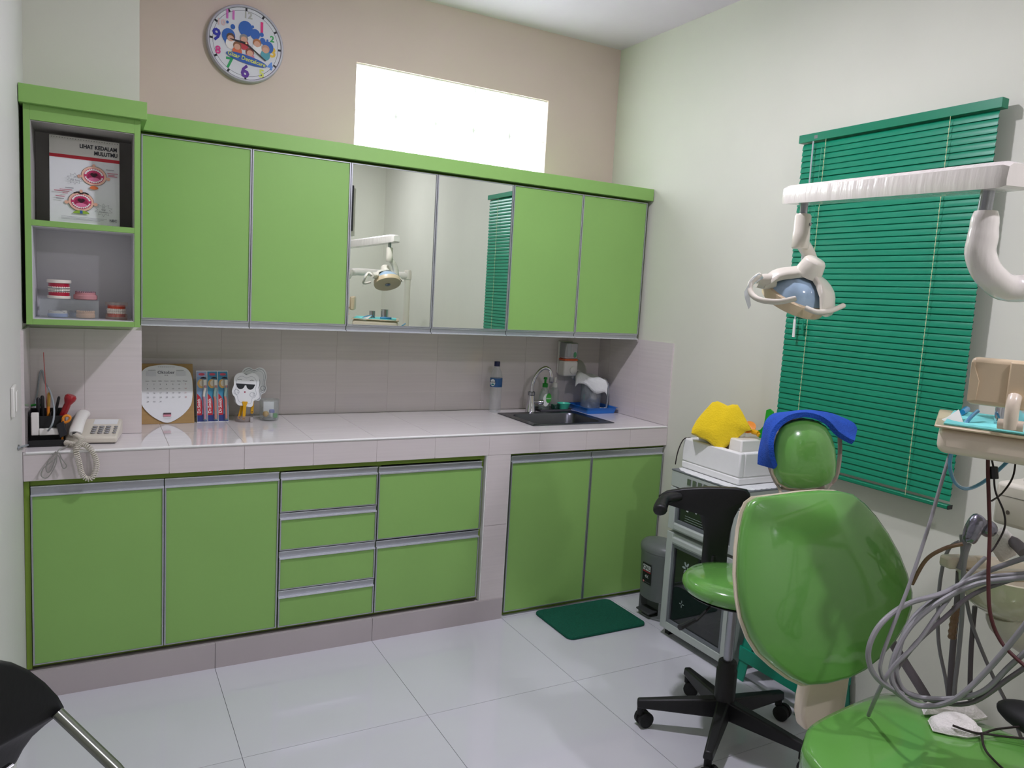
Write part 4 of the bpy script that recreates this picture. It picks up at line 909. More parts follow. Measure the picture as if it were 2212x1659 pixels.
# ================================================================== VENETIAN BLIND
bx = 2.606; yL, yR = -1.318, -2.050; zt, zb = 2.103, 0.828
t = thing('venetian_blind', 'closed green venetian blind hanging on the right wall', 'blind', (bx, (yL + yR) / 2, zb))
obj('head_rail', B(bx - .014, bx + .020, yR - .012, yL + .012, zt - .030, zt), M['blind_d'], t, bevel=.001)
obj('mounting_bracket', MB().box(bx + .02, XR, yR + .06, yR + .09, zt - .024, zt + .002).box(bx + .02, XR, yL - .09, yL - .06, zt - .024, zt + .002), M['steel'], t)
obj('bottom_rail', B(bx - .012, bx + .012, yR, yL, zb, zb + .014), M['blind_d'], t, bevel=.003)
obj('bottom_end_cap', B(bx - .0125, bx + .0125, yR - .002, yR, zb, zb + .014), M['black'], t)
pitch = 0.0213; ns = int((zt - .045 - zb - .020) / pitch) + 1
smb = MB(); q = []
for k in range(5):
    u = -.5 + k / 4; q.append((u * .0250, .0016 * (1 - (2 * u) ** 2)))
ta = R_(75)
pts = [(x * math.cos(ta) - y * math.sin(ta), x * math.sin(ta) + y * math.cos(ta)) for x, y in q]
V = [(p_[0], yR, p_[1]) for p_ in pts] + [(p_[0], yL, p_[1]) for p_ in pts]
smb.add([Vector(v) - Vector((0, (yL + yR) / 2, 0)) for v in V], [(k, k + 1, 5 + k + 1, 5 + k) for k in range(4)])
sme = bpy.data.meshes.new('slat'); sme.from_pydata([tuple(v) for v in smb.V], [], smb.F); sme.materials.append(M['blind'])
sme.polygons.foreach_set('use_smooth', [True] * 4)
for k in range(ns):
    o = bpy.data.objects.new('slat', sme); COL.objects.link(o); o.parent = t
    zz = zt - .045 - k * pitch
    o.location = Vector((bx + random.uniform(-.0006, .0006), (yL + yR) / 2, zz)) - ROOT[t.name]
    o.rotation_euler = (random.uniform(-.0012, .0012), random.uniform(-.03, .03), 0)
for yc in (-1.432, -1.905):
    mb = MB(); mb.tube([(bx - .0135, yc, zt - .03), (bx - .0135, yc, zb + .01)], .0009, 5)
    for k in range(ns): mb.box(bx - .0150, bx - .0125, yc - .0012, yc + .0012, zt - .052 - k * pitch, zt - .045 - k * pitch)
    obj('ladder_cord', mb, M['cord'], t)
wp = [onx(1757, 305, bx - .02), onx(1748, 400, bx - .022), onx(1728, 600, bx - .025), onx(1716, 700, bx - .027)]
obj('tilt_wand', MB().tube(wp, .0030, 8), mat('clear_wand', 'd8dcdc', .15, trans=.4), t, smooth=True)
obj('wand_grip', MB().tube([onx(1717, 690, bx - .027), onx(1714, 728, bx - .028)], [.005, .0055], 8), M['white'], t, smooth=True)
obj('lift_cord', MB().tube([onx(1775, 318, bx - .017), onx(1735, 700, bx - .017)], .0010, 5).tube([onx(1735, 695, bx - .017), onx(1733, 715, bx - .017)], [.003, .005], 8), M['blind'], t)
obj('maker_tag', B(bx - .0146, bx - .014, yL - .075, yL - .060, zt - .022, zt - .010), M['steel'], t)

# ================================================================== FLOOR MAT
mq = [onz(1151, 1320, .012), onz(1318, 1293, .012), onz(1386, 1350, .012), onz(1230, 1380, .012)]
mx0, mx1, my0, my1 = 1.949, 2.362, -0.924, -0.622
mm = obj('floor_mat', MB().prism(rr(mx0, mx1, my0, my1, 0.0005, .03), (0, 0, .012)), M['mat_g'], bevel=.004); tag(mm, 'dark green textured rubber mat on the floor before the sink', 'mat')

# ================================================================== PEDAL BIN
bc = Vector((2.485, -.835, 0)); 
t = thing('pedal_bin', 'grey plastic pedal bin with domed lid beside the sterilizer cabinet', 'bin', bc)
bw_, bd_ = .078, .105
def ov(z, k=1.0, kz=1.0): return [(bc.x + bw_ * k * math.cos(a_), bc.y + bd_ * k * math.sin(a_), z) for a_ in [2 * math.pi * j / 32 for j in range(32)]]
def loft(rings, mb=None, cap=True):
    mb = mb or MB(); n = len(rings[0])
    F = [(i * n + j, i * n + (j + 1) % n, (i + 1) * n + (j + 1) % n, (i + 1) * n + j) for i in range(len(rings) - 1) for j in range(n)]
    if cap: F += [tuple(range(n))[::-1], tuple(range((len(rings) - 1) * n, len(rings) * n))]
    return mb.add([v for r in rings for v in r], F)
obj('bin_body', loft([ov(.085, .90), ov(.10, .92), ov(.29, 1.0), ov(.296, 1.03), ov(.306, 1.03)]), M['bin'], t, smooth=True, ang=40)
fo = []
for x_, y_, z_ in ov(0, .92):
    if x_ < bc.x - .012 and abs(y_ - bc.y) < .062: x_ = bc.x - .012
    fo.append((x_, y_, 0))
obj('bin_foot', MB().prism(fo, (0, 0, .0855)).prism(ov(0, .93), (0, 0, .010)), M['bin'], t, bevel=.002)
obj('pedal', MB().obox((bc.x - .085, bc.y - .045, .022), (.06, 0, .006), (0, .09, 0), (0, 0, .008)), M['bin_d'], t, bevel=.003)
obj('bin_lid', loft([ov(.307, 1.05), ov(.318, 1.06), ov(.330, 1.02), ov(.345, .86), ov(.354, .55), ov(.357, .18)]), M['bin'], t, smooth=True, ang=60)
p = Print((bc.x - bw_ * .955 - .0015, bc.y - .002, .205), Vector((0, -1, 0)), Vector((-.05, 0, 1)).normalized(), .0006)
dv = Vector((-1, 0, 0)); 
p.rect(-.030, .030, -.048, .048, '17181a'); p.rect(-.026, -.010, .014, .040, 'c9ccca'); p.rect(-.008, .008, .014, .040, 'c9ccca'); p.rect(.010, .026, .014, .040, 'c9ccca')
for ch, x in (('C', -.018), ('A', 0), ('L', .018)): p.text(ch, x, .027, .024, '2a2c2e', bold=.02)
p.rect(-.028, .028, .006, .012, 'a02638'); p.text('4X', 0, -.014, .020, 'c4c8c8', bold=.02); p.ell(-.020, -.040, .006, .005, 'd28a84', n=10); p.rect(-.008, .024, -.042, -.039, '5a5c5c')
p.done(t, 'bin_label')

# ================================================================== STERILIZER CABINET
sx, s0, s1, stp = 2.362, -1.003, -1.402, .730
t = thing('sterilizer_cabinet', 'grey two door sterilizer cabinet with smoked glass against the right wall', 'sterilizer', (2.5, -1.2, 0))
mb = MB(); bx1_ = 2.645
mb.box(sx + .028, bx1_, s0 - .010, s0, .03, stp); mb.box(sx + .028, bx1_, s1, s1 + .010, .03, stp); mb.box(bx1_ - .008, bx1_, s1 + .01, s0 - .01, .03, stp)
mb.box(sx + .028, bx1_ - .008, s1 + .01, s0 - .01, .03, .045); mb.box(sx + .028, bx1_ - .008, s1 + .01, s0 - .01, stp - .02, stp); mb.box(sx + .028, bx1_ - .008, s1 + .01, s0 - .01, .462, .478)
obj('cabinet_shell', mb, M['ster'], t)
obj('top_cap', B(sx - .002, bx1_, s1 - .002, s0 + .002, stp + .0002, stp + .006), M['ster_d'], t, bevel=.002)
obj('interior_back', B(bx1_ - .012, bx1_ - .0085, s1 + .011, s0 - .011, .046, .70), M['dark'], t)
for k in range(4): obj('foot', B(sx + .03 + (k % 2) * .2, sx + .06 + (k % 2) * .2, (s0 - .03 if k < 2 else s1 + .005), (s0 - .005 if k < 2 else s1 + .03), 0, .03), M['black'], t)
def gdoor(z0, z1, hz):
    mb = MB(); f = .036
    mb.box(sx, sx + .026, s0 - f, s0, z0, z1); mb.box(sx, sx + .026, s1, s1 + f, z0, z1); mb.box(sx, sx + .026, s1 + f, s0 - f, z0, z0 + f * .9); mb.box(sx, sx + .026, s1 + f, s0 - f, z1 - f * 1.3, z1)
    d = obj('glass_door', mb, M['ster'], t, bevel=.002)
    mb = MB(); g_ = .014
    mb.box(sx + .004, sx + .02, s0 - f - g_, s0 - f, z0 + f * .9, z1 - f * 1.3); mb.box(sx + .004, sx + .02, s1 + f, s1 + f + g_, z0 + f * .9, z1 - f * 1.3); mb.box(sx + .004, sx + .02, s1 + f + g_, s0 - f - g_, z0 + f * .9, z0 + f * .9 + g_); mb.box(sx + .004, sx + .02, s1 + f + g_, s0 - f - g_, z1 - f * 1.3 - g_, z1 - f * 1.3)
    obj('inner_frame', mb, M['ster_d'], d)
    obj('glass_pane', B(sx + .012, sx + .016, s1 + f + g_, s0 - f - g_, z0 + f * .9 + g_, z1 - f * 1.3 - g_), M['smoke'], d)
    obj('handle_bar', B(sx - .016, sx + .002, s1 + .04, s0 - .050, hz - .014, hz + .014), M['ster'], d, bevel=.006)
    return d
d1 = gdoor(.036, .464, .440); d2 = gdoor(.478, .660, .500)
pn = obj('control_panel', B(sx, sx + .026, s1, s0, .664, stp), M['ster'], t, bevel=.002)
mb = MB()
for k in range(4): mb.box(sx - .003, sx, s0 - .10 - k * .032, s0 - .122 - k * .032, .690, .716)
obj('panel_button', mb, M['steel'], pn, bevel=.001)
p = Print((sx + .0118, (s0 + s1) / 2, .560), (0, -1, 0), (0, 0, 1), .0003); 
p.rect(-.105, -.092, .012, .036, 'b8c0bc'); p.poly([(-.07, .030), (-.04, .022), (-.045, .016)], 'b8c0bc')
for k in range(4): p.rect(-.11, .06, -.008 - k * .010, -.006 - k * .010, '8a9a92')
p.done(d2, 'glass_print')
p = Print((sx + .0118, (s0 + s1) / 2, .30), (0, -1, 0), (0, 0, 1), .0003)
for a_ in range(6): c_, s_ = math.cos(a_ * math.pi / 3), math.sin(a_ * math.pi / 3); p.ell(-.075 + c_ * .014, .035 + s_ * .018, .011, .005, '9aa8a4', rot=math.degrees(a_ * math.pi / 3), n=10)
for a_ in range(4): c_, s_ = math.cos(a_ * math.pi / 2), math.sin(a_ * math.pi / 2); p.ell(-.085 + c_ * .009, -.125 + s_ * .010, .007, .003, '7a8884', rot=a_ * 90, n=8)
p.done(d1, 'glass_print')
obj('rack_shelf', B(sx + .03, bx1_ - .013, s1 + .012, s0 - .012, .245, .250), M['ster_d'], t)
mb = MB()
for k in range(9): mb.tube([(sx + .04, s1 + .03 + k * .042, .110), (bx1_ - .02, s1 + .03 + k * .042, .110)], .0016, 5)
mb.tube([(sx + .04, s1 + .02, .110), (sx + .04, s0 - .02, .110)], .002, 5); obj('wire_rack', mb, M['steel'], t)
for nm, lab, x0, y0, h, r, mtk in (('steel_canister', 'steel canister standing inside the sterilizer on the wire rack', 2.47, -1.31, .10, .040, 'steel'), ('white_carton', 'pale carton on the rack shelf of the sterilizer', 2.47, -1.12, .075, .03, 'paper')):
    zc = .1125 if nm == 'steel_canister' else .2505
    o = obj(nm, MB().lathe([(0, 0), (r, 0), (r, h), (r * .96, h + .004), (0, h + .004)], (x0, y0, zc), n=20) if nm == 'steel_canister' else B(x0 - r, x0 + r, y0 - .05, y0 + .05, zc, zc + h), M[mtk], smooth=(nm == 'steel_canister'), bevel=0 if nm == 'steel_canister' else .002); tag(o, lab, 'canister' if 'can' in nm else 'carton')
ZS = stp + .0065
# lace doily under the box
dl = []
for k in range(96):
    a_ = 2 * math.pi * k / 96; sc_ = 1 + .035 * abs(math.sin(a_ * 16))
    cx_, cy_ = 2.505, -1.195; ex_ = .140; ey_ = .205; c_, s_ = math.cos(a_), math.sin(a_)
    f = (abs(c_) ** 4 + abs(s_) ** 4) ** -.25
    dl.append((cx_ + ex_ * c_ * f * .985 * sc_ - .004, cy_ + ey_ * s_ * f * sc_ * .97, ZS))
dl = [(min(x, 2.645), y, z) for x, y, z in dl]
o = obj('lace_doily', MB().prism(dl, (0, 0, .0012)), M['towel']); tag(o, 'white lace doily spread on top of the sterilizer', 'doily')
ZB = ZS + .0028
# white foam box
fb = thing('foam_box', 'open white foam box on the lace doily holding a device', 'foam box', (2.52, -1.15, ZB))
fx0, fx1, fy1, fy0, fh = 2.412, 2.632, -1.000, -1.332, .128
def taper(x0, x1, y0, y1, z0, z1, k): return MB().add([(x0, y0, z0), (x1, y0, z0), (x1, y1, z0), (x0, y1, z0), (x0 - k, y0 - k, z1), (x1, y0 - k, z1), (x1, y1 + k, z1), (x0 - k, y1 + k, z1)], [(3, 2, 1, 0), (4, 5, 6, 7), (0, 1, 5, 4), (1, 2, 6, 5), (2, 3, 7, 6), (3, 0, 4, 7)])
mb = MB(); wl = .026
mb.box(fx0, fx1, fy0, fy1, ZB, ZB + .03)
for a_ in ((fx0, fx0 + wl, fy0, fy1), (fx1 - wl, fx1, fy0, fy1), (fx0 + wl, fx1 - wl, fy0, fy0 + wl), (fx0 + wl, fx1 - wl, fy1 - wl, fy1)): mb.box(*a_, ZB + .03, ZB + fh)
obj('foam_shell', mb, M['foam'], fb, bevel=.006)
dv_ = thing('curing_device', 'white desktop device with orange parts inside the foam box', 'device', (2.52, -1.15, ZB + .031))
zq = ZB + .0305
obj('device_body', taper(2.450, 2.600, -1.120, -1.040, zq, zq + .150, -.006), M['white'], dv_, bevel=.006)
obj('device_arm', B(2.475, 2.505, -1.215, -1.10, zq + .090, zq + .150), M['white'], dv_, bevel=.004)
obj('orange_base', B(2.445, 2.60, -1.205, -1.125, zq, zq + .085), mat('orange_amber', 'dba26a', .35), dv_, bevel=.004)
obj('orange_shield', MB().lathe([(.026, 0), (.029, .003), (.029, .006), (0, .010)], (2.545, -1.235, zq + .178), n=24, axis=(-.6, -.3, .6)), M['orange'], dv_, smooth=True)
obj('white_block', taper(2.446, 2.600, -1.300, -1.215, zq, zq + .140, -.010), M['white'], dv_, bevel=.006)
obj('device_post', B(2.500, 2.530, -1.236, -1.222, zq + .1405, zq + .175), M['white'], dv_, bevel=.003)
pp = Print((2.4540, -1.080, zq + .112), (0, -1, 0), (-.02, 0, 1), .002); pp.ell(-.024, 0, .006, .006, 'c03a48', n=12); pp.rect(-.027, -.021, -.001, .001, 'f0f0f0'); pp.text('Smart Cure', .008, -.003, .012, '4a4c50'); pp.done(dv_, 'device_print')
cd_ = obj('power_cable', MB().tube(smooth_path([onx(1492, 945, 2.46), onx(1478, 948, 2.405), onx(1468, 965, 2.395), onx(1462, 985, 2.395), onx(1459, 1003, 2.40)], 5), .0024, 6), M['wire'], smooth=True); tag(cd_, 'thin black power cord hanging down the side of the foam box', 'cord')
# yellow cloth over the device
vn = (CAM - Vector((2.5, -1.15, .95))).normalized(); vn = Vector((vn.x, vn.y, .25)).normalized()
yo = [(1528, 880), (1538, 869), (1550, 866), (1562, 871), (1572, 876), (1582, 873), (1594, 874), (1604, 890), (1615, 912), (1625, 929), (1612, 931), (1596, 944), (1578, 958), (1560, 973), (1552, 974), (1540, 962), (1526, 950), (1510, 943), (1502, 938), (1493, 935), (1495, 925), (1504, 908), (1516, 893)]
ypl = Vector((2.405, -1.150, .93))
o = obj('yellow_cloth', MB().pillow([onp(x, y, ypl, vn) for x, y in yo], vn, .020, .085, edge=.006, wob=.0015), M['yellow'], smooth=True, ang=70); tag(o, 'bright yellow cloth draped over the device', 'cloth')
gpth = [(1655, 886), (1663, 883), (1670, 889), (1671, 900), (1666, 918), (1660, 935), (1658, 948), (1640, 946), (1632, 938), (1630, 932), (1642, 928), (1649, 920), (1652, 905)]
o = obj('green_paddle', MB().prism([onx(x, y, 2.575) for x, y in gpth], (.005, 0, 0)), M['grn2'], bevel=.001); tag(o, 'green plastic paddle handle sticking up behind the foam box', 'paddle')
oo = onx(1633, 935, 2.54); o = obj('orange_clip', MB().tube([onx(1626, 932, 2.545), onx(1638, 936, 2.545)], [.011, .009], 10).tube([onx(1640, 936, 2.545), onx(1637, 942, 2.545)], .006, 8), M['mustard'], smooth=True); tag(o, 'small orange yellow clip beside the green paddle', 'clip')

# ================================================================== TEAL PLASTIC STOOL
gx, gy, gh = 2.515, -1.595, .34
t = thing('plastic_stool', 'teal plastic stool standing behind the dental chair by the wall', 'stool', (gx, gy, 0))
ax0, ay0, bx0_, by0_ = .105, .140, .125, .165
obj('stool_seat', MB().prism(rr(gx - ax0, gx + ax0, gy - ay0, gy + ay0, gh - .012, .03), (0, 0, .012)), M['teal'], t, bevel=.004)
obj('seat_skirt', loft([rr(gx - ax0 - .004, gx + ax0 + .004, gy - ay0 - .004, gy + ay0 + .004, gh - .06, .03), rr(gx - ax0, gx + ax0, gy - ay0, gy + ay0, gh - .0125, .03)], cap=False), M['teal'], t)
for ix in (-1, 1):
    for iy in (-1, 1):
        mb = MB(); tx_, ty_ = gx + ix * (ax0 - .004), gy + iy * (ay0 - .004); fx_, fy_ = gx + ix * bx0_, gy + iy * by0_
        for (ax_, ay_) in ((1, 0), (0, 1)):
            wT, wB = .060, .040
            P = [(fx_, fy_, 0), (fx_ - ix * wB * ax_, fy_ - iy * wB * ay_, 0), (tx_ - ix * wT * ax_, ty_ - iy * wT * ay_, gh - .013), (tx_, ty_, gh - .013)]
            mb.prism(P, Vector((-ix * .006 * ay_, -iy * .006 * ax_, 0)))
        obj('leg', mb, M['teal'], t)
mb = MB(); kz = .105; q_k = 1 - kz / gh; e1 = ax0 + (bx0_ - ax0) * q_k; e2 = ay0 + (by0_ - ay0) * q_k
for iy in (-1, 1): mb.box(gx - e1, gx + e1, gy + iy * e2 - .004, gy + iy * e2 + .004, kz - .026, kz + .026)
for ix in (-1, 1): mb.box(gx + ix * e1 - .004, gx + ix * e1 + .004, gy - e2, gy + e2, kz - .026, kz + .026)
obj('stretcher', mb, M['teal'], t)

# ================================================================== DOCTOR'S STOOL
cx, cy = 2.045, -1.712
t = thing('doctor_stool', 'rolling operator stool with round green seat and black torso arm', 'stool', (cx, cy, 0))
obj('gas_cover', MB().lathe([(.034, .085), (.034, .235), (.030, .240), (.030, .262), (.027, .266), (0, .266)], (cx, cy, 0), n=24), M['black'], t, smooth=True)
obj('gas_lift', MB().lathe([(.0155, .26), (.0155, .485)], (cx, cy, 0), n=20), M['steel'], t, smooth=True)
for k in range(5):
    a_ = R_(145 - 72 * k); d_ = Vector((math.cos(a_), math.sin(a_), 0)); s_ = Vector((-d_.y, d_.x, 0)); c0 = Vector((cx, cy, 0))
    R1_, R2_ = .02, .285; ht = [(.024, .070, .130), (.016, .066, .094)]
    P = []
    for (r, (wdt, zb_, zt_)) in zip((R1_, R2_), ((.026, .072, .135), (.016, .070, .098))):
        b_ = c0 + d_ * r; P += [b_ - s_ * wdt + Vector((0, 0, zb_)), b_ + s_ * wdt + Vector((0, 0, zb_)), b_ + s_ * wdt * .75 + Vector((0, 0, zt_)), b_ - s_ * wdt * .75 + Vector((0, 0, zt_))]
    lg = obj('base_leg', MB().add(P, [(0, 1, 2, 3), (4, 7, 6, 5), (0, 4, 5, 1), (1, 5, 6, 2), (2, 6, 7, 3), (3, 7, 4, 0)]), M['black'], t, bevel=.006)
    e_ = c0 + d_ * .272
    ca = R_(random.uniform(0, 360)); cdv = Vector((math.cos(ca), math.sin(ca), 0)); sdv = Vector((-cdv.y, cdv.x, 0)); wc = e_ + cdv * .016 + Vector((0, 0, .027))
    cs = MB().cyl(e_ + Vector((0, 0, .045)), e_ + Vector((0, 0, .085)), .012)
    for sg in (-1, 1): cs.tube([wc + sdv * sg * .004, wc + sdv * sg * .007, wc + sdv * sg * .020, wc + sdv * sg * .024], [.020, .0265, .0265, .018], 18)
    cs.tube([wc - sdv * .006, wc + sdv * .006], .022, 14)
    obj('caster', cs, M['blackr'], lg, smooth=True)
obj('seat_plate', MB().lathe([(.05, .478), (.075, .488), (.150, .492), (.158, .498), (0, .498)], (cx, cy, 0), n=32), M['black'], t, smooth=True)
obj('seat_cushion', MB().lathe([(.150, .4985), (.163, .506), (.170, .520), (.168, .536), (.155, .549), (.120, .557), (.06, .561), (0, .562)], (cx, cy, 0), n=48), M['leather'], t, smooth=True, ang=80)
obj('lever', MB().tube([at(1540, 1305, 2.42), at(1505, 1340, 2.37), at(1475, 1352, 2.33)], .0045, 8).tube([at(1500, 1340, 2.36), at(1468, 1356, 2.32)], [.007, .009], 8), M['black'], t, smooth=True)
# black torso arm: stem and curved bar
ap = Vector((2.115, -1.555, .70)); vn2 = Vector((CAM.x - ap.x, CAM.y - ap.y, 0)).normalized()
ao = [(1422, 1072), (1440, 1062), (1475, 1056), (1530, 1053), (1590, 1055), (1614, 1060), (1621, 1070), (1620, 1080), (1611, 1086), (1598, 1098), (1586, 1120), (1578, 1150), (1572, 1190), (1568, 1235), (1540, 1240), (1513, 1235), (1516, 1195), (1520, 1150), (1512, 1115), (1500, 1097), (1482, 1088), (1460, 1086), (1440, 1085), (1424, 1084)]
A_ = [onp(x, y, ap, vn2) for x, y in ao]
obj('torso_pad', MB().pillow(A_, vn2, .010, .032, edge=.010), M['blackf'], t, smooth=True, ang=70)
bar0 = onp(1470, 1072, ap, vn2); b1_ = onp(1440, 1074, ap, vn2) + vn2 * .03; b2_ = onp(1432, 1083, ap, vn2) + vn2 * .075; b3_ = onp(1433, 1088, ap, vn2) + vn2 * .105
obj('arm_end', MB().tube(smooth_path([bar0, b1_, b2_, b3_], 5), [.016, .018, .020, .021, .0215, .022, .0225, .023, .0235, .024, .0245, .0245, .025, .0245, .023, .016], 14, flat=.85), M['blackf'], t, smooth=True, ang=60)
obj('arm_bracket', MB().box(cx - .02, ap.x + .01, cy + .05, cy + .075, .470, .4775).obox(ap - Vector((.02, .0, .235)), (.04, 0, 0), (0, .02, 0), (0, 0, .1)), M['black'], t)

# ================================================================== DENTAL CHAIR
vt = Vector((-.207, -.916, .342)).normalized(); bp = Vector((1.855, -2.215, .72))
bo = [(1640, 1073), (1690, 1067), (1735, 1061), (1775, 1058), (1815, 1059), (1842, 1065), (1868, 1085), (1893, 1112), (1920, 1150), (1945, 1195), (1962, 1238), (1973, 1280), (1972, 1315), (1960, 1350), (1935, 1388), (1905, 1422), (1870, 1450), (1835, 1468), (1790, 1479), (1747, 1482), (1715, 1466), (1680, 1440), (1650, 1413), (1628, 1378), (1612, 1335), (1604, 1290), (1600, 1240), (1602, 1185), (1607, 1140), (1615, 1105), (1624, 1085)]
t = thing('dental_chair', 'glossy green dental chair with cream shell and headrest', 'dental chair', (1.86, -2.45, 0))
BO = [onp(x, y, bp, vt) for x, y in bo]
bc_ = sum(BO, Vector()) / len(BO)
bk_ = obj('backrest', MB().pillow(BO, vt, .038, .035, edge=.012), M['leather'], t, smooth=True, ang=60)
obj('back_shell', MB().pillow([bc_ + (v - bc_) * 1.014 - vt * .030 - RV * .004 for v in BO], -vt, .03, .012, edge=.004), M['cream'], bk_, smooth=True, ang=60)
hv = Vector((-.28, -.90, .20)).normalized(); hp_ = Vector((1.985, -2.030, 1.02))
ho = [(1683, 940), (1697, 918), (1715, 908), (1740, 904), (1765, 908), (1784, 920), (1797, 942), (1805, 970), (1808, 1000), (1805, 1028), (1794, 1045), (1770, 1054), (1738, 1057), (1708, 1054), (1690, 1044), (1679, 1024), (1674, 995), (1676, 965)]
HO = [onp(x, y, hp_, hv) for x, y in ho]; hc_ = sum(HO, Vector()) / len(HO)
hd_ = obj('headrest', MB().pillow(HO, hv, .030, .030, edge=.010), M['leather'], t, smooth=True, ang=60)
obj('headrest_shell', MB().pillow([hc_ + (v - hc_) * 1.03 - hv * .026 for v in HO], -hv, .02, .010, edge=.003), M['cream'], hd_, smooth=True, ang=60)
def hb(px, py, k=.05): return onp(px, py, hp_ - hv * k, hv)
def bb_(px, py, k=.03): return onp(px, py, bp - vt * k, vt)
for q in ([hb(1660, 1000), hb(1671, 1030), hb(1682, 1052), bb_(1690, 1078)], [hb(1814, 945), hb(1814, 985), hb(1806, 1030), hb(1788, 1052), bb_(1776, 1078)], [hb(1735, 1040), hb(1730, 1058), bb_(1728, 1085)], [hb(1688, 1054), hb(1730, 1060), hb(1780, 1052)]):
    obj('headrest_rod', MB().tube(smooth_path(q, 5), .0075, 8, flat=.6), mat('rod_taupe', 'a89a8c', .4), hd_, smooth=True)
# neck between backrest and seat
NK = [onp(x, y, Vector((1.83, -2.235, .5)), Vector((-.2, -.98, 0))) for x, y in ((1748, 1470), (1838, 1460), (1832, 1500), (1826, 1540), (1826, 1575), (1740, 1580), (1734, 1550), (1738, 1515))]
obj('back_bracket', MB().prism(NK, Vector((.008, .04, 0))), M['cream'], t, bevel=.008)
# seat
ZSE = .50
so = [(1.600, -2.375), (1.640, -2.352), (1.72, -2.335), (1.84, -2.322), (1.93, -2.318), (1.975, -2.330), (2.005, -2.370), (2.045, -2.470), (2.075, -2.580), (2.095, -2.75), (2.09, -3.05), (1.95, -3.22), (1.75, -3.26), (1.58, -3.20), (1.46, -3.00), (1.455, -2.75), (1.500, -2.56), (1.550, -2.42)]
so = [(v.x, v.y) for v in smooth_path([Vector((x, y, 0)) for x, y in so], 3, True)]
obj('seat', MB().pillow([(x, y, ZSE - .018) for x, y in so], (0, 0, 1), .022, .085, edge=.018), M['leather'], t, smooth=True, ang=70)
c_ = Vector((1.79, -2.78, 0))
obj('seat_shell', loft([[tuple(c_ + (Vector((x, y, 0)) - c_) * k_ + Vector((0, 0, z_))) for x, y in so] for k_, z_ in ((.55, .30), (.80, .34), (.93, .385), (.95, .392))]), M['cream'], t, smooth=True, ang=60)
obj('chair_column', loft([rr(c_.x - .16, c_.x + .16, c_.y - .22, c_.y + .22, .06, .05), rr(c_.x - .13, c_.x + .13, c_.y - .18, c_.y + .18, .31, .05)]), M['cream'], t, bevel=.006)
obj('chair_base', loft([rr(c_.x - .25, c_.x + .25, c_.y - .48, c_.y + .36, 0, .10), rr(c_.x - .24, c_.x + .24, c_.y - .47, c_.y + .35, .05, .10), rr(c_.x - .21, c_.x + .21, c_.y - .44, c_.y + .32, .065, .08)]), M['cream'], t, smooth=True, ang=50)
# blue towel over the headrest
fr = [(1676, 1010, .0), (1668, 985, .02), (1666, 955, .02), (1674, 930, .015), (1690, 912, .015), (1712, 900, .02), (1742, 896, .02), (1770, 903, .02), (1790, 916, .015), (1806, 934, .01), (1826, 948, .005), (1843, 956, .0)]
bk = [(1640, 1000, -.09), (1643, 975, -.09), (1650, 945, -.10), (1656, 915, -.11), (1672, 898, -.12), (1700, 894, -.13), (1740, 890, -.13), (1775, 893, -.13), (1800, 898, -.13), (1825, 908, -.12), (1842, 918, -.12), (1849, 930, -.11)]
A_ = smooth_path([onp(x, y, hp_ + hv * k, hv) for x, y, k in fr], 3); B_ = smooth_path([onp(x, y, hp_ + hv * k, hv) for x, y, k in bk], 3)
o = obj('blue_towel', MB().strip(A_, B_, .014), M['blue'], smooth=True, ang=60); tag(o, 'royal blue towel draped over the dental headrest', 'towel')

# ================================================================== OPERATING LIGHT
E0 = Vector((1.880, -1.965, 1.742)); E1 = at(2172, 382, 1.42)
t = thing('operating_light', 'ivory dental operating light on a film wrapped swing arm', 'dental lamp', (1.87, -2.0, 1.44))
ad_ = (E1 - E0).normalized(); an = ad_.cross(Vector((0, 0, 1))).normalized(); au = an.cross(ad_)
P0 = E0 - ad_ * .035
Pn = E1 + ad_ * .03
sec = [(-.030, -.024), (.030, -.024), (.032, -.010), (.030, .018), (.020, .026), (-.020, .026), (-.030, .018), (-.032, -.010)]
def ring_(P, k): return [P + an * (x * k) + au * (z * k) for x, z in sec]
obj('swing_arm', loft([ring_(P0 - ad_ * .012, .72), ring_(P0, .95), ring_(P0 + ad_ * .02, 1.0), ring_(Pn - ad_ * .05, 1.0), ring_(Pn - ad_ * .01, .97), ring_(Pn, .80)]), M['film'], t, smooth=True, ang=35)
pinb = E0 + ad_ * .028 - au * .024
LP = Vector((1.868, -2.003, 0)); LP = Vector((pinb.x, pinb.y, 0))
obj('pivot_pin', MB().cyl(LP + Vector((0, 0, 1.735)), LP + Vector((0, 0, 1.680)), .010, n=16), M['steel'], t, smooth=True)
obj('pivot_sleeve', MB().lathe([(.020, 1.598), (.0225, 1.602), (.0225, 1.640), (.0215, 1.642), (.0215, 1.684), (.018, 1.690), (0, 1.690)], LP, n=28), M['ivory'], t, smooth=True, ang=40)
obj('sleeve_screw', MB().lathe([(.004, 0), (.004, .003), (0, .003)], LP + Vector((.004, -.0215, 1.662)), axis=(.15, -1, 0), n=10), M['steel'], t)
LC = Vector((1.866, -2.000, 1.478)); ln = Vector((0.02, .50, -.86)).normalized(); lu = -ln
obj('curved_neck', MB().tube(smooth_path([LP + Vector((.004, 0, 1.615)), LP + Vector((.030, -.004, 1.588)), LP + Vector((.050, -.008, 1.548)), LP + Vector((.056, -.010, 1.505)), LC + Vector((.066, -.012, .020))], 5), [.013] * 12 + [.012] * 9, 12, flat=1.5), M['ivory'], t, smooth=True, ang=60)
hdx = obj('lamp_head', MB().lathe([(.074, -.030), (.086, -.028), (.088, -.018), (.086, .000), (.080, .004)], LC, n=40, axis=lu), M['beige'], t, smooth=True, ang=40)
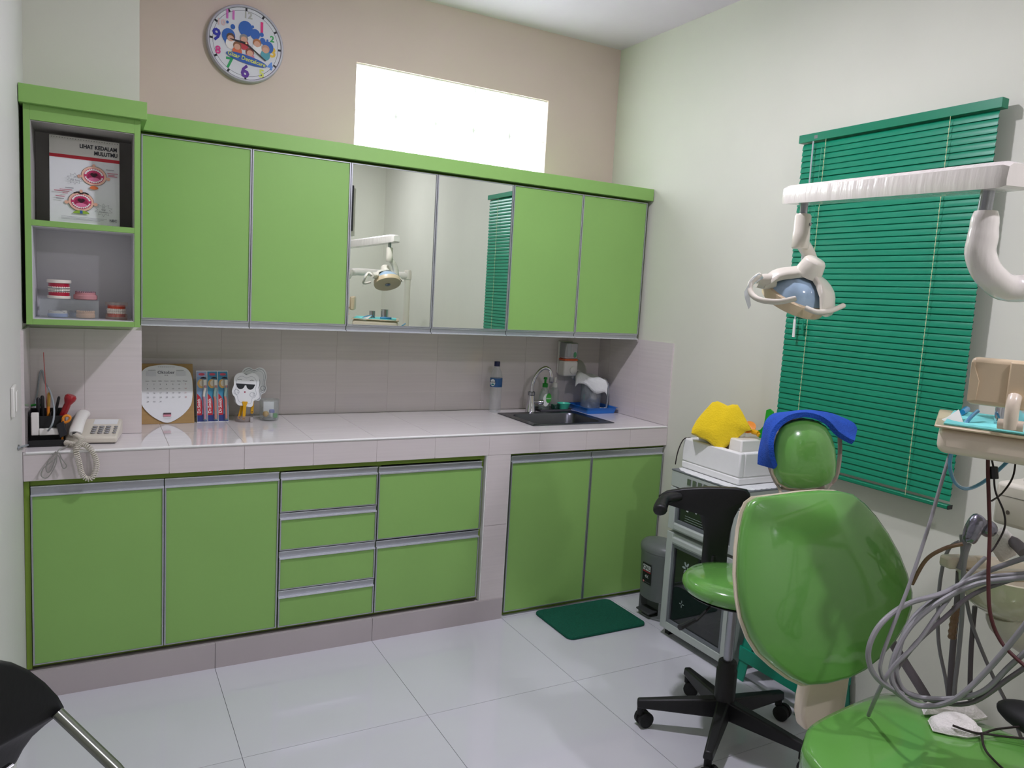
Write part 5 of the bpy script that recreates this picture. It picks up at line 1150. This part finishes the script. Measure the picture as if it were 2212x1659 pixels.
obj('reflector', MB().lathe([(.084, -.014), (.060, .000), (.03, .008), (0, .010)][::1], LC - lu * .010, n=36, axis=lu), M['lampd'], hdx, smooth=True)
obj('back_glass', MB().lathe([(.080, .004), (.072, .022), (.055, .040), (.03, .050), (0, .053)], LC, n=36, axis=lu), M['reflector'], t, smooth=True, ang=80)
obj('bulb_cap', MB().lathe([(.018, -.022), (.018, -.034), (.012, -.038), (0, -.038)][::-1], LC, n=18, axis=lu), M['steel'], hdx, smooth=True)
# saddle shell over the dome with knob
sd = MB(); V = []; NA, NB_ = 22, 8
ex_ = Vector((.90, -.43, 0)); ex_ = ex_ - lu * lu.dot(ex_); ex_.normalize(); ey_ = lu.cross(ex_)
ec = 1.0 if ey_.dot(CAM - LC) > 0 else -1.0
def dome(r_): return .054 * math.sqrt(max(0, 1 - (r_ / .098) ** 2)) + .006
for lay in (0, 1):
    for i in range(NA + 1):
        u = -1 + 2 * i / NA; xx = u * .104
        lo_, hi_ = (-.026, .022) if u < 0 else (-.026 - .020 * u, max(.022, min(.022 + .30 * u, math.sqrt(max(0, .100 ** 2 - xx * xx)) + .014)))
        for j in range(NB_ + 1):
            v = j / NB_; yy = lo_ + (hi_ - lo_) * v; ed = (2 * v - 1) ** 6
            V.append(LC + ex_ * xx + ey_ * (yy * ec) + lu * (dome(math.hypot(xx, yy)) + .008 - .006 * ed - lay * .010 + .010 * max(0, 1 - abs(u) * 2.2)))
W_ = NB_ + 1; Q = (NA + 1) * W_; F = []
for i in range(NA):
    for j in range(NB_):
        a_ = (i * W_ + j, (i + 1) * W_ + j, (i + 1) * W_ + j + 1, i * W_ + j + 1); F += [a_, tuple(Q + x for x in a_[::-1])]
    for j in (0, NB_): F.append((i * W_ + j, Q + i * W_ + j, Q + (i + 1) * W_ + j, (i + 1) * W_ + j) if j == 0 else (i * W_ + j, (i + 1) * W_ + j, Q + (i + 1) * W_ + j, Q + i * W_ + j))
for j in range(NB_):
    F.append((j, j + 1, Q + j + 1, Q + j)); e__ = NA * W_; F.append((e__ + j, Q + e__ + j, Q + e__ + j + 1, e__ + j + 1))
obj('saddle_shell', sd.add(V, F), M['ivory'], t, smooth=True, ang=50)
obj('shell_knob', MB().lathe([(.036, .058), (.034, .075), (.029, .098), (.024, .104), (0, .105)], LC, n=28, axis=lu + Vector((.03, 0, 0))), M['ivory'], t, smooth=True, ang=50)
obj('handle_mount', MB().tube([LC - ex_ * .075 + lu * .018, LC - ex_ * .100 + lu * .010, LC - ex_ * .122 + lu * .006], [.020, .021, .017], 16), M['ivory'], t, smooth=True)
lpth = [LC - ex_ * .118 + lu * .008, at(1640, 595, 2.0), at(1622, 612, 2.0), at(1622, 632, 1.99), at(1640, 647, 1.97), at(1680, 652, 1.95), at(1718, 645, 1.95)]
obj('grip_handle', MB().tube(smooth_path(lpth, 6), .0075, 10), M['ivory'], t, smooth=True)
rpth = [at(1740, 665, 1.97), at(1765, 674, 1.96), at(1795, 671, 1.98), at(1822, 660, 2.0)]
obj('grip_handle', MB().tube(smooth_path(rpth, 5), .0070, 10), M['ivory'], t, smooth=True)
fm = MB().strip(smooth_path([at(1640, 590, 1.99), at(1625, 600, 1.99), at(1618, 615, 1.99), at(1622, 660, 1.985)], 4), smooth_path([at(1650, 600, 2.0), at(1632, 612, 2.0), at(1608, 630, 2.0), at(1617, 668, 1.99)], 4), .0008)
obj('film_scrap', fm, M['clearfilm'], t, smooth=True)
# elbow and the second arm to the unit post
obj('elbow_pin', MB().cyl(E1 - ad_ * .035 - au * .02, E1 - ad_ * .035 - au * .075, .0125), M['steel'], t, smooth=True)
q0 = E1 - ad_ * .035
el = [q0 - Vector((0, 0, .062)), q0 - Vector((0, 0, .11)), q0 - Vector((.0, 0, .145)), q0 + Vector((.02, -.014, -.185)), q0 + Vector((.075, -.038, -.205)), Vector((1.88, -2.70, 1.535)), Vector((2.29, -2.795, 1.53))]
obj('elbow_arm', MB().tube(smooth_path(el, 6), [.020, .022, .024, .025, .025, .026] + [.027] * 31, 16), M['film'], t, smooth=True, ang=60)
obj('lamp_post', MB().lathe([(.024, .7215), (.024, 1.50), (.030, 1.505), (.030, 1.56), (.022, 1.575), (0, 1.575)], (2.31, -2.80, 0), n=24), M['ivory'], t, smooth=True)

# ================================================================== DELIVERY UNIT (tray and control panel)
A0 = Vector((1.79, -2.48, 0)); C0 = Vector((2.07, -2.315, 0)); u1 = (A0 - C0); u2 = Vector((.34, -.94, 0)).normalized() * .42
t = thing('instrument_unit', 'beige dental instrument tray unit with control panel and hanging hoses', 'dental unit', (1.98, -2.6, 0.72))
zb_, zt_ = 1.145, 1.200
obj('tray_body', MB().obox(Vector((C0.x, C0.y, zb_)), u1, u2, Vector((0, 0, zt_ - zb_))), M['cream'], t, bevel=.018, seg=3)
obj('tray_rim', MB().obox(Vector((C0.x, C0.y, zt_ + .0005)) - u1 * .02 - u2 * .02, u1 * 1.04, u2 * 1.04, Vector((0, 0, .006))), M['beige'], t, bevel=.003)
sa0 = Vector((C0.x, C0.y, zb_ - .004)) + u1 * .5 + u2 * .5
obj('support_arm', MB().lathe([(.035, -.05), (.035, 0)], sa0, n=20).tube(smooth_path([sa0 - Vector((0, 0, .035)), Vector((2.15, -2.73, 1.09)), Vector((2.285, -2.795, 1.09))], 5), .022, 14), M['ivory'], t, smooth=True)
# control panel standing at the near face
fu = u2.normalized(); fn = Vector((fu.y, -fu.x, 0)).normalized()
if fn.dot(CAM - A0) < 0: fn = -fn
pl0 = onp(2086, 868, A0 + fn * .02 + Vector((0, 0, 1.2)), fn); 
pz0 = pl0.z - .004
def pp_(s_, z_, k=0): return Vector((pl0.x, pl0.y, pz0)) + fu * s_ + Vector((0, 0, z_)) + fn * k
pn = obj('control_panel', MB().prism([pp_(0, 0), pp_(.24, 0), pp_(.24, .098), pp_(0, .098)], -fn * .03), M['beige'], t, bevel=.010, seg=3)
obj('panel_recess', MB().prism([pp_(.002, .006, .0008), pp_(.018, .010, .0008), pp_(.020, .05, .0008), pp_(.006, .088, .0008), pp_(.002, .088, .0008)], fn * .003), M['beige'], pn, bevel=.001)
obj('panel_rib', MB().prism([pp_(.070, .0, 0), pp_(.104, .0, 0), pp_(.104, .094, 0), pp_(.070, .094, 0)], fn * .006), M['beige'], pn, bevel=.003)
obj('hinge_arm', MB().tube(smooth_path([pp_(.086, .026, .012), pp_(.086, .012, .024), pp_(.086, -.012, .026), pp_(.086, -.036, .022)], 4), .0125, 12), M['cream'], t, smooth=True)
obj('hinge_knuckle', MB().tube([pp_(.064, -.030, .018), pp_(.108, -.030, .018)], .0105, 14), M['cream'], t, smooth=True)
# teal napkin on the tray
nn = MB().strip([at(2058, 866, 1.82), at(2075, 880, 1.75), at(2120, 893, 1.62), at(2230, 903, 1.5)], [at(2066, 872, 1.95), at(2090, 880, 2.0), at(2150, 880, 2.05), at(2330, 895, 2.0)], .002)
tzr = zt_ + .009
nq = [Vector((C0.x, C0.y, tzr)) + u1 * a_ + u2 * b_ for a_, b_ in ((.05, .06), (.97, .02), (.97, .95), (.04, .95))]
nb_ = obj('cyan_napkin', MB().strip([nq[0], nq[0].lerp(nq[3], .3), nq[0].lerp(nq[3], .6), nq[3]], [nq[1], nq[1].lerp(nq[2], .3), nq[1].lerp(nq[2], .6), nq[2]], .003), M['cyan'], smooth=True); tag(nb_, 'light cyan napkin covering the dental instrument tray', 'napkin')
obj('drape_flap', MB().strip([at(2022, 913, 1.72), at(2046, 903, 1.72), at(2072, 886, 1.72)], [at(2028, 918, 1.66), at(2060, 917, 1.66), at(2082, 915, 1.66)], .004), M['white'], t, smooth=True)
for nm, lab, px_, py_, rr_, hh_ in (('steel_cup', 'small steel cup on the cyan napkin', .58, .30, .022, .05), ('steel_pot', 'tall steel pot on the cyan napkin', .30, .34, .03, .065)):
    c__ = Vector((C0.x, C0.y, tzr + .002)) + u1 * px_ + u2 * py_; o = obj(nm, MB().lathe([(0, 0), (rr_, 0), (rr_, hh_), (rr_ * .92, hh_), (rr_ * .9, .004), (0, .004)], c__, n=22), M['chrome'], smooth=True); tag(o, lab, 'cup')
o = obj('blue_scaler', MB().tube([Vector((C0.x, C0.y, tzr + .010)) + u1 * .15 + u2 * .12, Vector((C0.x, C0.y, tzr + .010)) + u1 * .40 + u2 * .10], [.008, .006], 10), ink('2a86b8', .3), smooth=True); tag(o, 'blue handpiece lying on the cyan napkin', 'handpiece')
# hoses of the unit
def hose(pts, r, mk, nm='hose'): obj(nm, MB().tube(smooth_path([at(*q) for q in pts], 7), r, 9), M[mk], t, smooth=True)
hose([(2068, 930, 1.72), (2040, 1020, 1.70), (2005, 1140, 1.68), (1965, 1260, 1.66), (1930, 1350, 1.64), (1905, 1420, 1.63), (1903, 1455, 1.63), (1925, 1488, 1.64), (1960, 1515, 1.66)], .0040, 'hose')
hose([(2330, 1170, 1.55), (2200, 1210, 1.62), (2120, 1240, 1.66), (2040, 1280, 1.67), (1960, 1305, 1.66), (1905, 1345, 1.64), (1878, 1395, 1.63), (1880, 1440, 1.63), (1905, 1475, 1.63), (1950, 1500, 1.64)], .0058, 'hose')
hose([(2330, 1235, 1.50), (2210, 1248, 1.58), (2110, 1262, 1.64), (2030, 1300, 1.66), (1970, 1350, 1.66), (1935, 1410, 1.65), (1925, 1460, 1.64), (1945, 1500, 1.63), (1990, 1525, 1.62), (2060, 1512, 1.58), (2140, 1440, 1.55), (2230, 1330, 1.5)], .0058, 'hose')
hose([(2330, 1228, 1.52), (2210, 1240, 1.60), (2105, 1252, 1.66), (2025, 1290, 1.68), (1965, 1345, 1.68), (1940, 1415, 1.66), (1938, 1462, 1.65), (1965, 1500, 1.64), (2040, 1510, 1.60), (2120, 1495, 1.56), (2180, 1440, 1.53), (2225, 1400, 1.5)], .0055, 'hose')
hose([(2128, 1205, 1.72), (2080, 1255, 1.68), (2030, 1320, 1.66), (1980, 1390, 1.64), (1930, 1440, 1.63), (1900, 1490, 1.65), (1876, 1545, (.501 - CAM.z) / ray(1876, 1545).z)], .0046, 'hose')
hose([(2300, 1220, 1.56), (2120, 1275, 1.64), (2040, 1335, 1.66), (1970, 1400, 1.66), (1930, 1470, 1.65), (1985, 1505, 1.64), (2090, 1520, 1.58), (2180, 1465, 1.53), (2230, 1430, 1.5)], .0050, 'hose_d')
hose([(2112, 888, 1.70), (2090, 910, 1.66), (2062, 960, 1.66), (2052, 1005, 1.68), (2065, 1045, 1.72), (2095, 1055, 1.75), (2140, 1030, 1.78), (2205, 970, 1.80), (2250, 930, 1.82)], .0042, 'hose_b', 'air_tube')
hose([(2137, 935, 1.60), (2134, 1000, 1.60), (2136, 1080, 1.60), (2138, 1150, 1.60), (2135, 1250, 1.58), (2140, 1330, 1.56), (2165, 1390, 1.54), (2215, 1440, 1.5)], .0038, 'wire_r', 'wire')
hose([(2137, 975, 1.60), (2146, 1010, 1.60), (2150, 1060, 1.60), (2168, 1105, 1.60), (2170, 1140, 1.60), (2150, 1180, 1.60), (2136, 1195, 1.60)], .0020, 'wire', 'wire')
hose([(2195, 985, 1.70), (2188, 1030, 1.68), (2165, 1065, 1.66), (2142, 1082, 1.63)], .0020, 'wire', 'wire')
obj('ferrite_block', MB().tube([at(2146, 1008, 1.60), at(2148, 1034, 1.60)], .0085, 8), M['black'], t, bevel=.001)
hose([(2080, 1175, 1.9), (2040, 1185, 1.92), (2000, 1210, 1.95), (1970, 1262, 1.98)], .0050, 'hose_br', 'brown_hose')

# ================================================================== CUSPIDOR UNIT
t = thing('cuspidor_unit', 'cream dental spittoon unit with bowl and hoses beside the wall', 'dental unit', (2.42, -2.62, 0))
uc = Vector((2.37, -2.50, 0))
obj('unit_column', loft([rr(2.26, 2.60, -2.98, -2.56, .0, .04), rr(2.27, 2.60, -2.97, -2.57, .70, .04), rr(2.29, 2.59, -2.95, -2.59, .72, .04)]), M['ivory'], t, bevel=.004)
bwc = Vector((2.262, -2.425, .685))
obj('spittoon_bowl', MB().lathe([(0, -.005), (.05, .000), (.095, .030), (.118, .075), (.125, .112), (.120, .114), (.113, .108), (.106, .075), (.085, .036), (.04, .010), (0, .006)], bwc, n=40), mat('bowl_cream', 'dcd3ba', .12, coat=.6), t, smooth=True, ang=60)
obj('bowl_neck', MB().tube(smooth_path([bwc + Vector((.08, -.17, -.10)), bwc + Vector((.05, -.09, -.07)), bwc + Vector((.01, -.01, -.03)), bwc], 4), .042, 16), M['ivory'], t, smooth=True)
ib = onx(2150, 1050, 2.42)
obj('water_box', MB().box(2.36, 2.52, -2.50, -2.31, .885, 1.005), M['ivory'], t, bevel=.012)
obj('box_stem', MB().tube(smooth_path([(2.44, -2.38, .89), (2.44, -2.40, .85), (2.45, -2.46, .80)], 4), .014, 10), M['hose_d'], t, smooth=True)
pq = Print(Vector((2.3595, -2.40, .945)), (0, -1, 0), (0, 0, 1)); pq.rect(-.088, .09, .022, .0235, '6a665c'); pq.ell(-.050, -.020, .005, .006, '6b6258', n=12); pq.rect(.0, .022, -.035, -.016, '6a5848'); pq.ell(.011, -.026, .006, .006, '3a2c22', n=10); pq.done(t, 'box_print')
# holder with silver wrapped handpiece and syringe
hb_ = at(2085, 1215, 1.95)
obj('instrument_holder', MB().obox(at(2052, 1205, 1.95), RV * .075, Vector((0, 0, -.032)), FV * .05).obox(at(2095, 1235, 1.95), RV * .16, Vector((0, 0, -.03)), FV * .04), M['cream'], t, bevel=.008)
obj('foil_handpiece', MB().tube(smooth_path([at(2092, 1172, 1.93), at(2100, 1150, 1.93), at(2112, 1128, 1.93), at(2122, 1117, 1.93)], 4), [.012, .016, .018, .019, .020, .021, .021, .021, .0205, .020, .019, .016, .008], 12).ball(at(2134, 1142, 1.94), .022, 12, 8), M['silverf'], t, smooth=True)
def hose2(pts, r, mk, nm='hose'): obj(nm, MB().tube(smooth_path([at(*q) for q in pts], 7), r, 9), M[mk], t, smooth=True)
hose2([(2094, 1175, 1.93), (2086, 1200, 1.92), (2080, 1250, 1.92), (2078, 1330, 1.95), (2070, 1420, 1.98), (2062, 1490, 2.0), (2058, 1600, 2.03)], .0055, 'hose')
hose2([(2080, 1155, 1.96), (2082, 1200, 1.95), (2072, 1230, 1.95)], .0085, 'hose', 'syringe')
hose2([(2072, 1170, 2.02), (2050, 1185, 2.04), (2035, 1230, 2.06), (2027, 1300, 2.08), (2028, 1390, 2.10), (2045, 1480, 2.10), (2056, 1590, 2.10)], .0048, 'hose')
hose2([(2072, 1235, 1.98), (2068, 1300, 2.0), (2060, 1380, 2.02), (2052, 1490, 2.04), (2048, 1600, 2.06)], .0080, 'hose_d')
hose2([(2085, 1280, 2.0), (2100, 1350, 2.02), (2140, 1450, 2.04), (2185, 1540, 2.04), (2215, 1620, 2.04)], .0048, 'hose')
hose2([(2106, 1310, 2.02), (2098, 1400, 2.04), (2095, 1500, 2.05), (2093, 1610, 2.06)], .0062, 'hose_d')
mb = MB(); pth = smooth_path([at(2066, 1310, 1.99), at(2060, 1345, 1.99), at(2056, 1380, 1.99)], 6)
mb.tube(pth, [.0085 + .0022 * (k % 2) for k in range(len(pth))], 10); obj('corrugated_hose', mb, M['hose_br'], t)
hose2([(1925, 1385, 2.15), (1950, 1425, 2.12), (1985, 1480, 2.08), (2012, 1525, 2.06), (2050, 1590, 2.04)], .0125, 'hose_d', 'drain_hose')
o = obj('paper_wrap', MB().pillow([at(*q) for q in ((2150, 1150, 1.97), (2172, 1140, 1.97), (2190, 1160, 1.97), (2195, 1200, 1.97), (2165, 1215, 1.97), (2148, 1190, 1.97))], -FV, .02, .015, edge=.004, wob=.002), M['gauze'], smooth=True); tag(o, 'crumpled white wrap lying at the cuspidor rim', 'wrap')
sv = obj('suction_handle', MB().tube(smooth_path([at(2160, 1190, 1.98), at(2185, 1170, 1.96), at(2215, 1195, 1.9)], 4), [.012] * 4 + [.015] * 5, 12), M['hose_d'], smooth=True); tag(sv, 'dark grey suction handle resting on the cuspidor', 'suction handle')
# ================================================================== THINGS ON THE CHAIR SEAT
zs = ZSE + .004
g1 = [at(1990, 1525, 1.60), at(2030, 1518, 1.60), at(2080, 1526, 1.60), at(2110, 1540, 1.60), at(2134, 1555, 1.60), at(2100, 1562, 1.60), at(2030, 1552, 1.60), at(1990, 1545, 1.60)]
def seatp(px, py, h=0.0): return onz(px, py, zs + h)
def wad(lab, pts, h):
    P = [seatp(x, y, .004) for x, y in pts]; o = obj('gauze_wad', MB().pillow(P, (0, 0, 1), h, .002, edge=.001, wob=.004), M['gauze'], smooth=True, ang=80); tag(o, lab, 'gauze')
wad('crumpled white gauze wad lying behind another on the chair seat', [(1990, 1527), (2010, 1517), (2040, 1519), (2070, 1519), (2100, 1527), (2120, 1539), (2134, 1553), (2110, 1556), (2070, 1545), (2025, 1541), (1995, 1542)], .024)
wad('folded white gauze wad with the black wire ending in it', [(2004, 1555), (2025, 1548), (2060, 1552), (2095, 1562), (2120, 1576), (2124, 1588), (2090, 1592), (2050, 1586), (2015, 1578)], .026)
wr_ = obj('black_wire', MB().tube(smooth_path([seatp(2058, 1567, .024), seatp(2095, 1580, .018), seatp(2122, 1584, .006), seatp(2160, 1574, .006), seatp(2260, 1565, .006)], 6), .0026, 7).tube(smooth_path([seatp(2120, 1584, .006), seatp(2180, 1592, .006), seatp(2270, 1600, .006)], 5), .0026, 7).tube(smooth_path([seatp(2121, 1584, .006), seatp(2126, 1615, .006), seatp(2150, 1645, .006), seatp(2200, 1690, .006)], 5), .0026, 7), M['wire'], smooth=True); tag(wr_, 'thin black wire branching over the dental chair seat', 'wire')
dc_ = bpy.data.objects['dental_chair']; ar = at(2265, 1570, 1.75)
obj('armrest', MB().ball(ar, .075, 22, 12, (.8, 1.5, .45)).cyl((ar.x, ar.y, .36), (ar.x, ar.y, ar.z - .02), .018).box(2.0, ar.x, ar.y - .02, ar.y + .02, .345, .365), M['blackr'], dc_, smooth=True, ang=50)

# ================================================================== VISITOR CHAIR by the left wall
vR = at(143, 1526, 1.2); vf = Vector((.766, -.643, 0)); vs = Vector((-.643, -.766, 0)); vz = Vector((0, 0, 1)); vo = Vector((vR.x, vR.y, 0)) + vs * .19
def vp(a, b, z): return vo + vs * a + vf * b + vz * z
t = thing('folding_chair', 'black folding chair with metal frame standing by the doorway', 'chair', vo)
hp2 = [(144, 1526), (134, 1503), (112, 1474), (86, 1450), (58, 1436), (25, 1430)]
lo2 = [(20, 1690), (48, 1672), (62, 1650), (74, 1622), (90, 1594), (112, 1568), (134, 1545), (143, 1536)]
def q2(px, py): P = onp(px, py, vR, vf); d = P - vo; return d.dot(vs), d.z
up2 = [q2(*q) for q in hp2]; dn2 = [q2(*q) for q in lo2]; ztop = max(z for _, z in up2) + .006; zbot = min(z for _, z in dn2)
half = dn2 + up2                                              # from the lower middle round the tip to the top
ol = half + [(0, ztop)] + [(-a, z) for a, z in half[::-1]] + [(0, zbot)]
def bend(a): return .03 * (abs(a) / .2) ** 2
obj('backrest', MB().pillow([vp(a, bend(a) - .03, z) for a, z in ol], vf, .006, .018, edge=.007), M['blackf'], t, smooth=True, ang=70)
vQ = onp(250, 1659, vR, vs); dl_ = vQ - vR; k_ = (vR.z - .014) / -dl_.z; vE = vR + dl_ * k_
off = (vR - vo).dot(vs)
metal_ = mat('satin_metal', '8b8f86', .25, metal=.9)
for sg in (1, -1):
    sh_ = Vector((0, 0, 0)) if sg == 1 else -vs * (2 * off)
    obj('leg', MB().tube([vR + sh_ + vs * (.018 * sg), vQ + sh_, vE + sh_], .0105, 12, flat=.8), metal_, t, smooth=True)
    obj('foot_cap', MB().lathe([(.013, 0), (.014, .004), (.013, .025)], Vector((vE.x, vE.y, 0)) + sh_, n=12), M['blackr'], t, smooth=True)
    a_ = off * .86 * sg; obj('leg', MB().tube([vp(a_, .33, .44), vp(a_, .25, .30), vp(a_, .02, .014)], .0105, 12), M['chrome'], t, smooth=True)
    obj('foot_cap', MB().lathe([(.013, 0), (.014, .004), (.013, .025)], vp(a_, .02, 0), n=12), M['blackr'], t, smooth=True)
obj('seat', MB().pillow([vp(a, b, .450) for a, b in ((-.15, .10), (.15, .10), (.165, .16), (.16, .36), (.13, .42), (-.13, .42), (-.16, .36), (-.165, .16))], vz, .012, .03, edge=.008), M['blackf'], t, smooth=True, ang=60)
obj('cross_bar', MB().tube([vp(off * .86, .02, .10), vp(-off * .86, .02, .10)], .008, 8).tube([vp(off * .45, .0, zbot + .02), vp(-off * .45, .0, zbot + .02)], .010, 10), M['chrome'], t, smooth=True)

# ================================================================== TELEVISION seen in the mirror
t = thing('wall_television', 'black flat television mounted on the wall opposite the counter, seen in the mirror', 'television', (2.05, YF + .05, 1.96))
obj('bezel', B(1.62, 2.335, YF + .012, YF + .055, 1.94, 2.36), M['black'], t, bevel=.004); obj('screen', B(1.635, 2.32, YF + .0551, YF + .057, 1.955, 2.345), M['skyhaze'], t); obj('wall_bracket', B(1.90, 2.06, YF + .0005, YF + .012, 2.08, 2.22), M['steel'], t)
